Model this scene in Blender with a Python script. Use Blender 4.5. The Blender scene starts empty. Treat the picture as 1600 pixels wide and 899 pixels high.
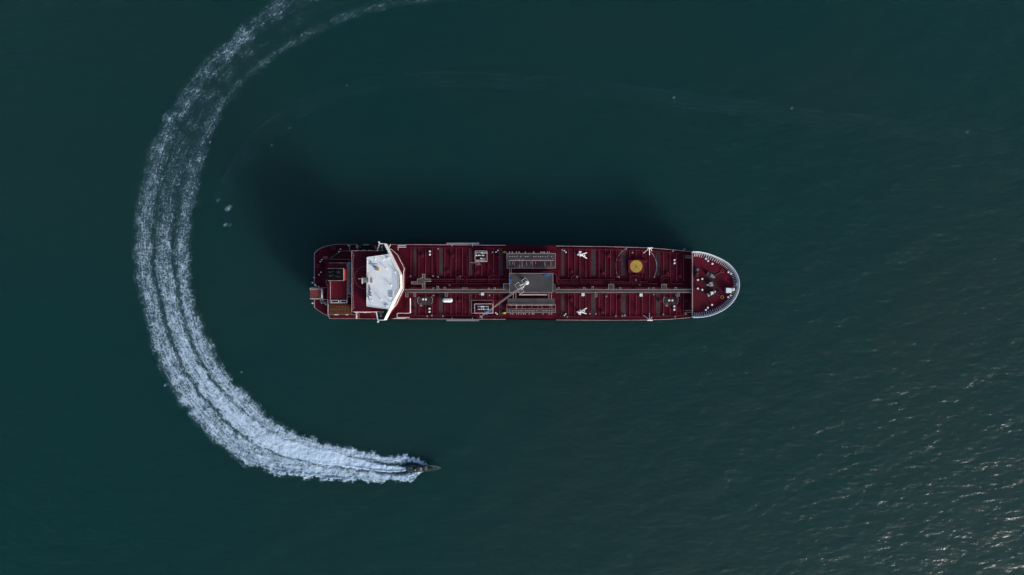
import bpy, bmesh, math, random
import numpy as np
from mathutils import Vector, Matrix

random.seed(7)
rng = np.random.default_rng(11)
SC = bpy.context.scene
COL = SC.collection

# ------------------------------------------------------------------ camera
DECK = 13.0            # main deck above the water (ship in ballast)
CAM_H = 325.0          # drone height above the water
K = 0.2732             # metres per photo pixel at deck level
cam_d = bpy.data.cameras.new('camera')
cam_d.sensor_width = 36.0
cam_d.angle = 2 * math.atan(800 * K / (CAM_H - DECK))
cam_d.clip_start = 1.0
cam_d.clip_end = 60000.0
cam = bpy.data.objects.new('camera', cam_d)
cam.location = (0, 0, CAM_H)
cam.rotation_euler = (0, 0, 0)
COL.objects.link(cam)
SC.camera = cam

# ------------------------------------------------------------------ sky and sun
SUN_ELEV = math.radians(20.0)
SUN_AZ = (0.715, -0.70)                       # horizontal direction towards the sun
world = bpy.data.worlds.new('World')
SC.world = world
world.use_nodes = True
wn = world.node_tree
bg = wn.nodes['Background']
sky = wn.nodes.new('ShaderNodeTexSky')
sky.sky_type = 'NISHITA'
sky.sun_disc = False
sky.sun_elevation = SUN_ELEV
sky.sun_rotation = math.atan2(SUN_AZ[0], SUN_AZ[1])
sky.air_density = 1.0
sky.dust_density = 3.0
sky.ozone_density = 1.5
wn.links.new(sky.outputs['Color'], bg.inputs['Color'])
bg.inputs['Strength'].default_value = 0.15

sun_d = bpy.data.lights.new('sun', 'SUN')
sun_d.energy = 2.4
sun_d.angle = math.radians(13.0)
sun_d.color = (1.0, 0.985, 0.96)
sun = bpy.data.objects.new('sun', sun_d)
_c = math.cos(SUN_ELEV)
sd = Vector((SUN_AZ[0] * _c, SUN_AZ[1] * _c, math.sin(SUN_ELEV))).normalized()
sun.rotation_euler = sd.to_track_quat('Z', 'Y').to_euler()
sun.location = sd * 400
COL.objects.link(sun)

SC.view_settings.view_transform = 'Standard'
SC.view_settings.look = 'None'
SC.view_settings.gamma = 1.0
SC.view_settings.use_curve_mapping = False
SC.view_settings.exposure = 0.30
SC.cycles.max_bounces = 6
SC.cycles.transparent_max_bounces = 12
SC.cycles.use_denoising = True

# ------------------------------------------------------------------ measuring
def PX(px, z=DECK):
    return (px - 800.0) * K * (CAM_H - z) / (CAM_H - DECK)
def PY(py, z=DECK):
    return -(py - 449.5) * K * (CAM_H - z) / (CAM_H - DECK)
def P(px, py, z=DECK):
    return (PX(px, z), PY(py, z), z)

# ------------------------------------------------------------------ materials
MATS = {}
def mat(name, color, rough=0.6, metal=0.0, var=0.18, scale=0.6, dirt=None, dirt_amt=0.0, bump=0.0, spec=0.4):
    """painted or bare surface: base colour, blotchy variation, optional dirt / rust streaks, fine relief"""
    m = bpy.data.materials.new(name); m.use_nodes = True
    nt = m.node_tree; N = nt.nodes; L = nt.links
    b = N['Principled BSDF']
    b.inputs['Roughness'].default_value = rough
    b.inputs['Metallic'].default_value = metal
    b.inputs['Specular IOR Level'].default_value = spec
    tc = N.new('ShaderNodeNewGeometry')
    n1 = N.new('ShaderNodeTexNoise'); n1.inputs['Scale'].default_value = scale
    n1.inputs['Detail'].default_value = 6; n1.inputs['Roughness'].default_value = 0.65
    L.new(tc.outputs['Position'], n1.inputs['Vector'])
    ramp = N.new('ShaderNodeMapRange')
    ramp.inputs['From Min'].default_value = 0.3; ramp.inputs['From Max'].default_value = 0.7
    ramp.inputs['To Min'].default_value = 1 - var; ramp.inputs['To Max'].default_value = 1 + var
    L.new(n1.outputs['Fac'], ramp.inputs['Value'])
    mul = N.new('ShaderNodeVectorMath'); mul.operation = 'SCALE'
    mul.inputs[0].default_value = color[:3]
    L.new(ramp.outputs['Result'], mul.inputs['Scale'])
    out = mul.outputs['Vector']
    if dirt is not None:
        n2 = N.new('ShaderNodeTexNoise'); n2.inputs['Scale'].default_value = scale * 0.35
        n2.inputs['Detail'].default_value = 8; n2.inputs['Roughness'].default_value = 0.7
        L.new(tc.outputs['Position'], n2.inputs['Vector'])
        r2 = N.new('ShaderNodeMapRange'); r2.inputs['From Min'].default_value = 0.48
        r2.inputs['From Max'].default_value = 0.72; r2.inputs['To Max'].default_value = dirt_amt
        L.new(n2.outputs['Fac'], r2.inputs['Value'])
        mx = N.new('ShaderNodeMix'); mx.data_type = 'RGBA'
        L.new(r2.outputs['Result'], mx.inputs['Factor'])
        L.new(out, mx.inputs['A']); mx.inputs['B'].default_value = (*dirt, 1)
        out = mx.outputs['Result']
    L.new(out, b.inputs['Base Color'])
    if bump > 0:
        n3 = N.new('ShaderNodeTexNoise'); n3.inputs['Scale'].default_value = 2.5
        n3.inputs['Detail'].default_value = 3
        L.new(tc.outputs['Position'], n3.inputs['Vector'])
        bp = N.new('ShaderNodeBump'); bp.inputs['Distance'].default_value = bump; bp.inputs['Strength'].default_value = 0.6
        L.new(n3.outputs['Fac'], bp.inputs['Height'])
        L.new(bp.outputs['Normal'], b.inputs['Normal'])
    MATS[name] = m
    return m

mat('deck_red', (0.069, 0.0030, 0.0115), 0.8, var=0.40, scale=0.22, dirt=(0.028, 0.0075, 0.0115), dirt_amt=0.8, bump=0.02, spec=0.1)
mat('fore_red', (0.092, 0.0052, 0.0155), 0.8, var=0.22, scale=0.3, dirt=(0.05, 0.010, 0.014), dirt_amt=0.75, bump=0.02, spec=0.1)
mat('house_red', (0.070, 0.0045, 0.0145), 0.8, var=0.12, scale=0.3, dirt=(0.06, 0.010, 0.016), dirt_amt=0.4, spec=0.1)
mat('casing_red', (0.100, 0.0070, 0.017), 0.75, var=0.12, scale=0.3, dirt=(0.08, 0.012, 0.018), dirt_amt=0.5, spec=0.12)
mat('pipe_red', (0.086, 0.0045, 0.0150), 0.65, var=0.25, scale=0.8, dirt=(0.045, 0.007, 0.011), dirt_amt=0.6, spec=0.15)
mat('pad_red', (0.040, 0.013, 0.015), 0.85, var=0.25, scale=0.5, spec=0.15)
mat('stiff_red', (0.185, 0.030, 0.046), 0.6, var=0.2, scale=0.5, spec=0.3)
mat('hull_red', (0.13, 0.012, 0.02), 0.5, var=0.15, scale=0.2, dirt=(0.05, 0.02, 0.015), dirt_amt=0.5)
mat('hull_black', (0.02, 0.022, 0.028), 0.5, var=0.15, scale=0.2, dirt=(0.05, 0.03, 0.02), dirt_amt=0.5)
mat('anti_slip', (0.052, 0.036, 0.040), 0.9, var=0.25, scale=0.5, dirt=(0.06, 0.012, 0.018), dirt_amt=0.7, spec=0.2)
mat('grating', (0.072, 0.066, 0.066), 0.8, var=0.22, scale=0.5, dirt=(0.055, 0.03, 0.03), dirt_amt=0.6, bump=0.03, spec=0.3)
mat('crane_deck_grey', (0.062, 0.060, 0.062), 0.85, var=0.14, scale=0.25, dirt=(0.075, 0.055, 0.05), dirt_amt=0.6, spec=0.25)
mat('rail_grey', (0.38, 0.31, 0.31), 0.5, var=0.15, scale=0.5)
mat('edge_grey', (0.34, 0.25, 0.25), 0.55, var=0.3, scale=0.4, dirt=(0.14, 0.03, 0.03), dirt_amt=0.9)
mat('white_paint', (0.74, 0.76, 0.76), 0.45, var=0.06, scale=0.6, dirt=(0.45, 0.38, 0.33), dirt_amt=0.35)
mat('roof_white', (0.70, 0.74, 0.76), 0.6, var=0.08, scale=0.35, dirt=(0.50, 0.56, 0.60), dirt_amt=0.8, spec=0.3)
mat('bulwark_white', (0.70, 0.73, 0.75), 0.5, var=0.08, scale=0.6, dirt=(0.42, 0.35, 0.32), dirt_amt=0.4)
mat('roof_panel', (0.54, 0.60, 0.65), 0.6, var=0.08, scale=0.4, dirt=(0.38, 0.44, 0.5), dirt_amt=0.6, spec=0.3)
mat('wing_green', (0.012, 0.020, 0.021), 0.8, var=0.2, scale=0.8, spec=0.2)
mat('black_paint', (0.0045, 0.005, 0.007), 0.7, var=0.2, scale=0.8, spec=0.1)
mat('dark_steel', (0.035, 0.036, 0.04), 0.5, var=0.2, scale=1.0)
mat('steel_grey', (0.20, 0.20, 0.21), 0.5, var=0.2, scale=0.8, dirt=(0.12, 0.06, 0.05), dirt_amt=0.6)
mat('gangway_grey', (0.24, 0.26, 0.29), 0.45, metal=0.3, var=0.15, scale=0.8)
mat('funnel_red', (0.42, 0.034, 0.022), 0.5, var=0.12, scale=0.5)
mat('yellow_paint', (0.42, 0.27, 0.035), 0.6, var=0.12, scale=0.8, dirt=(0.25, 0.14, 0.04), dirt_amt=0.5)
mat('yellow_bright', (0.62, 0.46, 0.06), 0.5, var=0.1, scale=0.8)
mat('blue_paint', (0.025, 0.10, 0.27), 0.55, var=0.2, scale=0.8)
mat('buff_deck', (0.10, 0.030, 0.017), 0.8, var=0.25, scale=0.5, dirt=(0.07, 0.015, 0.016), dirt_amt=0.6, spec=0.2)
mat('ramp_red', (0.22, 0.055, 0.045), 0.7, var=0.2, scale=0.5)
mat('window_glass', (0.012, 0.016, 0.02), 0.08, var=0.05, scale=0.5, spec=0.6)
mat('fitting_buff', (0.22, 0.12, 0.05), 0.7)
mat('mark_white', (0.40, 0.36, 0.36), 0.7, var=0.3, scale=0.8, dirt=(0.10, 0.02, 0.025), dirt_amt=0.9)
mat('boat_hull', (0.034, 0.056, 0.060), 0.45, var=0.12, scale=1.5)
mat('boat_deck', (0.068, 0.110, 0.098), 0.7, var=0.15, scale=2.0, spec=0.3)
mat('boat_well', (0.036, 0.044, 0.056), 0.8, var=0.2, scale=2.0, spec=0.25)
mat('rubber', (0.014, 0.014, 0.016), 0.7, var=0.2, scale=3.0, spec=0.25)

# ------------------------------------------------------------------ mesh helpers
WL = {}       # world position of each object (nothing on the ship is rotated)
class MB:
    def __init__(s): s.v = []; s.f = []
    def add(s, v, f):
        o = len(s.v); s.v += [tuple(p) for p in v]; s.f += [tuple(i + o for i in q) for q in f]; return s
    def prism(s, bot, top):
        n = len(bot)
        f = [tuple(range(n - 1, -1, -1)), tuple(range(n, 2 * n))]
        f += [(i, (i + 1) % n, n + (i + 1) % n, n + i) for i in range(n)]
        return s.add(list(bot) + list(top), f)
    def box(s, x0, x1, y0, y1, z0, z1):
        x0, x1 = sorted((x0, x1)); y0, y1 = sorted((y0, y1))
        r = [(x0, y0), (x1, y0), (x1, y1), (x0, y1)]
        return s.prism([(a, b, z0) for a, b in r], [(a, b, z1) for a, b in r])
    def pbox(s, a, b, c, d, z0, z1):
        """box whose TOP (at z1) covers photo pixels a..c, b..d"""
        return s.box(PX(a, z1), PX(c, z1), PY(b, z1), PY(d, z1), z0, z1)
    def pprism(s, pts, z0, z1, shrink=0.0):
        top = [(PX(a, z1), PY(b, z1)) for a, b in pts]
        if sum(top[i][0] * top[(i + 1) % len(top)][1] - top[(i + 1) % len(top)][0] * top[i][1] for i in range(len(top))) < 0:
            top = top[::-1]
        return s.prism([(a, b, z0) for a, b in top], [(a, b, z1) for a, b in top])
    def tube(s, p0, p1, r, n=6, r1=None):
        p0 = Vector(p0); p1 = Vector(p1); d = (p1 - p0)
        if d.length < 1e-6: return s
        q = d.to_track_quat('Z', 'Y'); r1 = r if r1 is None else r1
        c = [(math.cos(2 * math.pi * i / n), math.sin(2 * math.pi * i / n)) for i in range(n)]
        return s.prism([p0 + q @ Vector((a * r, b * r, 0)) for a, b in c], [p1 + q @ Vector((a * r1, b * r1, 0)) for a, b in c])
    def path(s, pts, r, n=6):
        """one swept tube through the points"""
        pts = [Vector(p) for p in pts]; m = len(pts); rings = []
        for i, p in enumerate(pts):
            d = (pts[min(i + 1, m - 1)] - pts[max(i - 1, 0)]).normalized()
            q = d.to_track_quat('Z', 'Y')
            rings += [p + q @ Vector((math.cos(2 * math.pi * k / n) * r, math.sin(2 * math.pi * k / n) * r, 0)) for k in range(n)]
        f = [tuple(range(n - 1, -1, -1)), tuple(range((m - 1) * n, m * n))]
        for i in range(m - 1):
            f += [(i * n + k, i * n + (k + 1) % n, (i + 1) * n + (k + 1) % n, (i + 1) * n + k) for k in range(n)]
        return s.add(rings, f)
    def lathe(s, c, prof, n=12):
        """profile [(radius, z)] round a vertical axis at c"""
        v = []
        for r, z in prof:
            v += [(c[0] + r * math.cos(2 * math.pi * k / n), c[1] + r * math.sin(2 * math.pi * k / n), c[2] + z) for k in range(n)]
        m = len(prof)
        f = [tuple(range(n - 1, -1, -1)), tuple(range((m - 1) * n, m * n))]
        for i in range(m - 1):
            f += [(i * n + k, i * n + (k + 1) % n, (i + 1) * n + (k + 1) % n, (i + 1) * n + k) for k in range(n)]
        return s.add(v, f)
    def mesh(s, name, m, origin=(0, 0, 0), smooth=False):
        me = bpy.data.meshes.new(name)
        o = Vector(origin)
        me.from_pydata([tuple(Vector(p) - o) for p in s.v], [], s.f)
        me.update()
        bm = bmesh.new(); bm.from_mesh(me); bmesh.ops.recalc_face_normals(bm, faces=bm.faces); bm.to_mesh(me); bm.free()
        if smooth:
            me.shade_smooth()
            try: me.set_sharp_from_angle(angle=math.radians(40))
            except Exception: pass
        me.materials.append(MATS[m])
        return me
    def build(s, name, m, parent=None, smooth=False, bevel=0.0):
        a = np.array(s.v); lo = a.min(0); hi = a.max(0)
        org = Vector(((lo[0] + hi[0]) / 2, (lo[1] + hi[1]) / 2, lo[2]))
        ob = bpy.data.objects.new(name, s.mesh(name, m, org, smooth))
        COL.objects.link(ob)
        WL[ob.name] = org
        if parent is not None:
            ob.parent = parent; ob.location = org - WL[parent.name]
        else:
            ob.location = org
        if bevel > 0:
            bv = ob.modifiers.new('bevel', 'BEVEL'); bv.width = bevel; bv.segments = 2; bv.limit_method = 'ANGLE'
        return ob

def inst(name, me, loc, parent, rz=0.0, scale=(1, 1, 1)):
    ob = bpy.data.objects.new(name, me); COL.objects.link(ob)
    WL[ob.name] = Vector(loc)
    ob.parent = parent; ob.location = Vector(loc) - WL[parent.name]
    ob.rotation_euler = (0, 0, rz); ob.scale = scale
    return ob

def empty(name, loc, parent=None):
    ob = bpy.data.objects.new(name, None); COL.objects.link(ob)
    WL[ob.name] = Vector(loc)
    if parent is not None:
        ob.parent = parent; ob.location = Vector(loc) - WL[parent.name]
    else:
        ob.location = loc
    return ob
def tag(o, label=None, cat=None, group=None, kind=None):
    for k, v in (('label', label), ('category', cat), ('group', group), ('kind', kind)):
        if v: o[k] = v
    return o

def railing(pts, z0, parent, h=1.1, r=0.055, step=1.8, m='rail_grey', mid=True, name='railing'):
    """guard rail along photo pixels, standing on a deck at height z0: posts, a top rail and a mid rail"""
    b = MB()
    w = [Vector((PX(a, z0 + h), PY(c, z0 + h), 0)) for a, c in pts]
    for p, q in zip(w[:-1], w[1:]):
        d = (q - p).length
        if d < 0.05: continue
        b.tube(p + Vector((0, 0, z0 + h)), q + Vector((0, 0, z0 + h)), r * .82, 4)
        if mid: b.tube(p + Vector((0, 0, z0 + h * .55)), q + Vector((0, 0, z0 + h * .55)), r * .7, 4)
        n = max(1, int(d / step))
        for i in range(n + 1):
            t = p.lerp(q, i / n)
            b.tube(t + Vector((0, 0, z0 - 0.03)), t + Vector((0, 0, z0 + h)), r * .9, 4)
    return b.build(name, m, parent)

def catmull(pts, n):
    """n points evenly spread by index over a Catmull-Rom curve"""
    p = np.array(pts, float); m = len(p)
    t = np.linspace(0, m - 1, n); i = np.clip(t.astype(int), 0, m - 2); u = (t - i)[:, None]
    g = lambda k: p[np.clip(k, 0, m - 1)]
    p0, p1, p2, p3 = g(i - 1), g(i), g(i + 1), g(i + 2)
    return 0.5 * (2 * p1 + (p2 - p0) * u + (2 * p0 - 5 * p1 + 4 * p2 - p3) * u ** 2 + (3 * p1 - p0 - 3 * p2 + p3) * u ** 3)

def vnoise(x, y, seed):
    """smooth value noise on arrays, range 0..1"""
    r = np.random.default_rng(seed).random((256, 256))
    xi = np.floor(x).astype(int); yi = np.floor(y).astype(int)
    u = x - xi; v = y - yi; u = u * u * (3 - 2 * u); v = v * v * (3 - 2 * v)
    a = r[xi % 256, yi % 256]; b = r[(xi + 1) % 256, yi % 256]; c = r[xi % 256, (yi + 1) % 256]; d = r[(xi + 1) % 256, (yi + 1) % 256]
    return (a * (1 - u) + b * u) * (1 - v) + (c * (1 - u) + d * u) * v
def fbm(x, y, seed, oct=4, gain=0.55):
    s = 0; a = 1; t = 0
    for k in range(oct):
        s = s + a * vnoise(x * 2 ** k + 17.3 * k, y * 2 ** k - 9.1 * k, seed + k); t += a; a *= gain
    return s / t

# ================================================================== THE SEA
WAVES = [(0.030, 21.0, 2.30, .3), (0.022, 13.0, 2.05, 1.7), (0.014, 8.0, 2.6, 4.0), (0.010, 5.5, 1.9, 2.2)]
def sea_h(x, y):
    h = 0
    for a, wl, th, ph in WAVES:
        k = 2 * math.pi / wl
        h = h + a * np.sin(k * (x * math.cos(th) + y * math.sin(th)) + ph + 0.8 * np.sin(0.031 * x + 0.017 * y * 1.7))
    fade = np.clip((420 - np.maximum(np.abs(x), np.abs(y))) / 120, 0, 1)
    return h * fade

def water_material():
    m = bpy.data.materials.new('sea_water'); m.use_nodes = True
    nt = m.node_tree; N = nt.nodes; L = nt.links
    for n in list(N): N.remove(n)
    out = N.new('ShaderNodeOutputMaterial')
    geo = N.new('ShaderNodeNewGeometry')
    # the turbid body of the water: light goes in, scatters for a few metres and comes back teal
    sss = N.new('ShaderNodeSubsurfaceScattering'); sss.falloff = 'RANDOM_WALK'
    sss.inputs['Scale'].default_value = 60.0
    sss.inputs['Radius'].default_value = (0.5, 1.0, 1.1)
    sss.inputs['IOR'].default_value = 1.33
    n0 = N.new('ShaderNodeTexNoise'); n0.inputs['Scale'].default_value = 0.008
    n0.inputs['Detail'].default_value = 4; n0.inputs['Distortion'].default_value = 0.6
    L.new(geo.outputs['Position'], n0.inputs['Vector'])
    r0 = N.new('ShaderNodeMapRange'); r0.inputs['From Min'].default_value = 0.40; r0.inputs['From Max'].default_value = 0.68
    L.new(n0.outputs['Fac'], r0.inputs['Value'])
    mx = N.new('ShaderNodeMix'); mx.data_type = 'RGBA'
    mx.inputs['A'].default_value = (0.0032, 0.0362, 0.0352, 1)
    mx.inputs['B'].default_value = (0.0070, 0.0360, 0.0338, 1)      # silt
    L.new(r0.outputs['Result'], mx.inputs['Factor'])
    L.new(mx.outputs['Result'], sss.inputs['Color'])
    # wind ripples: crests run up to the right
    def ripples(scale, sx, sy, rot, det, seed):
        mp = N.new('ShaderNodeMapping'); mp.inputs['Rotation'].default_value = (0, 0, rot)
        mp.inputs['Scale'].default_value = (sx, sy, 1); mp.inputs['Location'].default_value = (seed, seed * .7, seed)
        L.new(geo.outputs['Position'], mp.inputs['Vector'])
        t = N.new('ShaderNodeTexNoise'); t.inputs['Scale'].default_value = scale; t.inputs['Detail'].default_value = det
        t.inputs['Roughness'].default_value = 0.55
        L.new(mp.outputs['Vector'], t.inputs['Vector'])
        return t.outputs['Fac']
    A = ripples(0.16, 0.45, 1.0, math.radians(-33), 2, 3)
    B = ripples(0.55, 0.5, 1.0, math.radians(-22), 3, 11)
    C = ripples(1.7, 0.55, 1.0, math.radians(-12), 2, 23)
    def madd(a, k, b=None):
        n = N.new('ShaderNodeMath'); n.operation = 'MULTIPLY_ADD'
        L.new(a, n.inputs[0]); n.inputs[1].default_value = k
        if b is not None: L.new(b, n.inputs[2])
        else: n.inputs[2].default_value = 0
        return n.outputs[0]
    h = madd(A, 1.7, madd(B, 0.38, madd(C, 0.105)))
    bp = N.new('ShaderNodeBump'); bp.inputs['Distance'].default_value = 1.0; bp.inputs['Strength'].default_value = 1.0
    L.new(h, bp.inputs['Height'])
    bs = N.new('ShaderNodeBump'); bs.inputs['Distance'].default_value = 1.0; bs.inputs['Strength'].default_value = 0.22
    L.new(h, bs.inputs['Height']); L.new(bs.outputs['Normal'], sss.inputs['Normal'])
    gl = N.new('ShaderNodeBsdfGlossy'); gl.inputs['Roughness'].default_value = 0.19
    L.new(bp.outputs['Normal'], gl.inputs['Normal'])
    # ripples too small to see one by one spread the reflected light
    g2 = N.new('ShaderNodeBsdfGlossy'); g2.inputs['Roughness'].default_value = 0.52
    gm = N.new('ShaderNodeMixShader'); gm.inputs['Fac'].default_value = 0.45
    L.new(gl.outputs[0], gm.inputs[1]); L.new(g2.outputs[0], gm.inputs[2])
    fr = N.new('ShaderNodeFresnel'); fr.inputs['IOR'].default_value = 1.33
    L.new(bp.outputs['Normal'], fr.inputs['Normal'])
    ms = N.new('ShaderNodeMixShader')
    L.new(fr.outputs['Fac'], ms.inputs['Fac']); L.new(sss.outputs[0], ms.inputs[1]); L.new(gm.outputs[0], ms.inputs[2])
    L.new(ms.outputs[0], out.inputs['Surface'])
    MATS['sea_water'] = m
water_material()

def build_sea():
    def axis(half, step):
        inner = np.arange(-half, half + .01, step)
        o = [half + 20, half + 60, half + 150, half + 400, half + 1000, 3000, 8000, 25000]
        return np.concatenate([-np.array(o[::-1]), inner, np.array(o)])
    xs = axis(270, 1.5); ys = axis(170, 1.5)
    gx, gy = np.meshgrid(xs, ys); gz = sea_h(gx, gy)
    v = np.stack([gx, gy, gz], -1).reshape(-1, 3); nx = len(xs); ny = len(ys)
    i = np.arange(nx * ny).reshape(ny, nx)
    f = np.stack([i[:-1, :-1], i[:-1, 1:], i[1:, 1:], i[1:, :-1]], -1).reshape(-1, 4)
    me = bpy.data.meshes.new('sea'); me.from_pydata(v.tolist(), [], f.tolist()); me.update(); me.shade_smooth()
    me.materials.append(MATS['sea_water'])
    o = bpy.data.objects.new('sea', me); COL.objects.link(o)
    tag(o, 'dark teal murky open sea with small wind ripples', 'sea', kind='structure')
build_sea()

# ================================================================== FOAM
def foam_material(name, aer_amt, lo, hi, col=(0.53, 0.68, 0.83)):
    m = bpy.data.materials.new(name); m.use_nodes = True
    nt = m.node_tree; N = nt.nodes; L = nt.links
    for n in list(N): N.remove(n)
    out = N.new('ShaderNodeOutputMaterial'); geo = N.new('ShaderNodeNewGeometry')
    at = N.new('ShaderNodeAttribute'); at.attribute_name = 'foam'
    def noise(scale, det, rough, dist=0.0):
        t = N.new('ShaderNodeTexNoise'); t.inputs['Scale'].default_value = scale; t.inputs['Detail'].default_value = det
        t.inputs['Roughness'].default_value = rough; t.inputs['Distortion'].default_value = dist
        L.new(geo.outputs['Position'], t.inputs['Vector']); return t.outputs['Fac']
    def op(o, a, b, c=None):
        n = N.new('ShaderNodeMath'); n.operation = o
        for k, x in enumerate((a, b, c)):
            if x is None: continue
            if isinstance(x, (int, float)): n.inputs[k].default_value = x
            else: L.new(x, n.inputs[k])
        return n.outputs[0]
    n1 = noise(1.0, 6, 0.74, 0.9); n2 = noise(0.33, 5, 0.65, 1.2)
    vo = N.new('ShaderNodeTexVoronoi'); vo.feature = 'DISTANCE_TO_EDGE'; vo.inputs['Scale'].default_value = 0.8
    # lacework: foam gathers along the cell borders
    wv = N.new('ShaderNodeVectorMath'); wv.operation = 'MULTIPLY_ADD'
    nz = N.new('ShaderNodeTexNoise'); nz.inputs['Scale'].default_value = 0.7; nz.inputs['Detail'].default_value = 3
    L.new(geo.outputs['Position'], nz.inputs['Vector'])
    L.new(nz.outputs['Color'], wv.inputs[0]); wv.inputs[1].default_value = (1.8, 1.8, 1.8); L.new(geo.outputs['Position'], wv.inputs[2])
    L.new(wv.outputs[0], vo.inputs['Vector'])
    lace = op('SUBTRACT', 0.22, vo.outputs['Distance'])
    t = op('MULTIPLY_ADD', op('SUBTRACT', n1, 0.5), 2.0, at.outputs['Fac'])
    t = op('MULTIPLY_ADD', op('SUBTRACT', n2, 0.5), 1.3, t)
    t = op('MULTIPLY_ADD', lace, 1.3, t)
    # streaks drawn out along the track
    tk_ = N.new('ShaderNodeAttribute'); tk_.attribute_name = 'track'
    mp = N.new('ShaderNodeMapping'); mp.inputs['Scale'].default_value = (0.16, 1.15, 1)
    L.new(tk_.outputs['Vector'], mp.inputs['Vector'])
    ns = N.new('ShaderNodeTexNoise'); ns.inputs['Scale'].default_value = 1.0; ns.inputs['Detail'].default_value = 4; ns.inputs['Distortion'].default_value = 0.5
    L.new(mp.outputs['Vector'], ns.inputs['Vector'])
    t = op('MULTIPLY_ADD', op('SUBTRACT', ns.outputs['Fac'], 0.5), 1.4, t)
    mr = N.new('ShaderNodeMapRange'); mr.interpolation_type = 'SMOOTHSTEP'
    mr.inputs['From Min'].default_value = lo; mr.inputs['From Max'].default_value = hi
    L.new(t, mr.inputs['Value']); fac = mr.outputs['Result']
    gate = N.new('ShaderNodeMapRange'); gate.inputs['From Min'].default_value = 0.04; gate.inputs['From Max'].default_value = 0.2
    L.new(at.outputs['Fac'], gate.inputs['Value'])
    fac = op('MULTIPLY', fac, gate.outputs['Result'])
    aer = op('MULTIPLY', op('MINIMUM', at.outputs['Fac'], 1.0), aer_amt)
    alpha = op('MULTIPLY_ADD', op('SUBTRACT', 1.0, fac), aer, op('MULTIPLY', fac, 0.96))
    mx = N.new('ShaderNodeMix'); mx.data_type = 'RGBA'
    mx.inputs['A'].default_value = (0.10, 0.20, 0.24, 1); mx.inputs['B'].default_value = (*col, 1)
    L.new(fac, mx.inputs['Factor'])
    b = N.new('ShaderNodeBsdfPrincipled'); b.inputs['Roughness'].default_value = 0.8
    b.inputs['Specular IOR Level'].default_value = 0.2
    L.new(mx.outputs['Result'], b.inputs['Base Color']); L.new(alpha, b.inputs['Alpha'])
    bp = N.new('ShaderNodeBump'); bp.inputs['Distance'].default_value = 0.35; bp.inputs['Strength'].default_value = 0.55
    L.new(n1, bp.inputs['Height']); L.new(bp.outputs['Normal'], b.inputs['Normal'])
    L.new(b.outputs[0], out.inputs['Surface'])
    MATS[name] = m
foam_material('wake_foam', 0.38, 0.28, 1.65)
foam_material('old_foam', 0.24, 1.6, 2.6, (0.55, 0.64, 0.70))

def ribbon(name, O, I, m, density, step=0.27, margin=0.22):
    """foam sheet floating between an outer and an inner border (photo pixels), with real relief"""
    n0 = 900
    o = catmull(O, n0); i_ = catmull(I, n0)
    o = np.stack([PX(o[:, 0], 0), PY(o[:, 1], 0)], -1); i_ = np.stack([PX(i_[:, 0], 0), PY(i_[:, 1], 0)], -1)
    c = (o + i_) / 2; s = np.concatenate([[0], np.cumsum(np.linalg.norm(np.diff(c, axis=0), axis=1))])
    n = int(s[-1] / step); t = np.linspace(0, s[-1], n)
    o = np.stack([np.interp(t, s, o[:, k]) for k in (0, 1)], -1); i_ = np.stack([np.interp(t, s, i_[:, k]) for k in (0, 1)], -1)
    wmax = np.linalg.norm(o - i_, axis=1).max()
    w = int(wmax * (1 + 2 * margin) / step)
    f = np.linspace(-margin, 1 + margin, w)
    p = o[:, None, :] * (1 - f)[None, :, None] + i_[:, None, :] * f[None, :, None]
    S = np.repeat(t[:, None], w, 1); F = np.repeat(f[None, :], n, 0)
    W = np.repeat(np.linalg.norm(o - i_, axis=1)[:, None], w, 1)
    rho, lift = density(S, F, W, p[..., 0], p[..., 1])
    z = sea_h(p[..., 0], p[..., 1]) + 0.04 + lift
    v = np.concatenate([p, z[..., None]], -1).reshape(-1, 3)
    idx = np.arange(n * w).reshape(n, w)
    q = np.stack([idx[:-1, :-1], idx[1:, :-1], idx[1:, 1:], idx[:-1, 1:]], -1).reshape(-1, 4)
    keep = rho.reshape(-1)[q].max(1) > 0.02
    q = q[keep]
    used = np.unique(q); remap = np.full(n * w, -1); remap[used] = np.arange(len(used))
    me = bpy.data.meshes.new(name); me.from_pydata(v[used].tolist(), [], remap[q].tolist()); me.update()
    bm = bmesh.new(); bm.from_mesh(me); bm.normal_update()
    if sum(fc.normal.z for fc in bm.faces) < 0: bmesh.ops.reverse_faces(bm, faces=bm.faces)
    bm.to_mesh(me); bm.free(); me.shade_smooth()
    tr = np.stack([S, F * W, S * 0], -1).reshape(-1, 3)[used]
    at_ = me.attributes.new('track', 'FLOAT_VECTOR', 'POINT'); at_.data.foreach_set('vector', tr.astype(np.float32).reshape(-1))
    a = me.attributes.new('foam', 'FLOAT', 'POINT'); a.data.foreach_set('value', np.clip(rho.reshape(-1)[used], 0, 2.1).astype(np.float32))
    me.materials.append(MATS[m])
    ob = bpy.data.objects.new(name, me); COL.objects.link(ob)
    return ob

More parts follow.
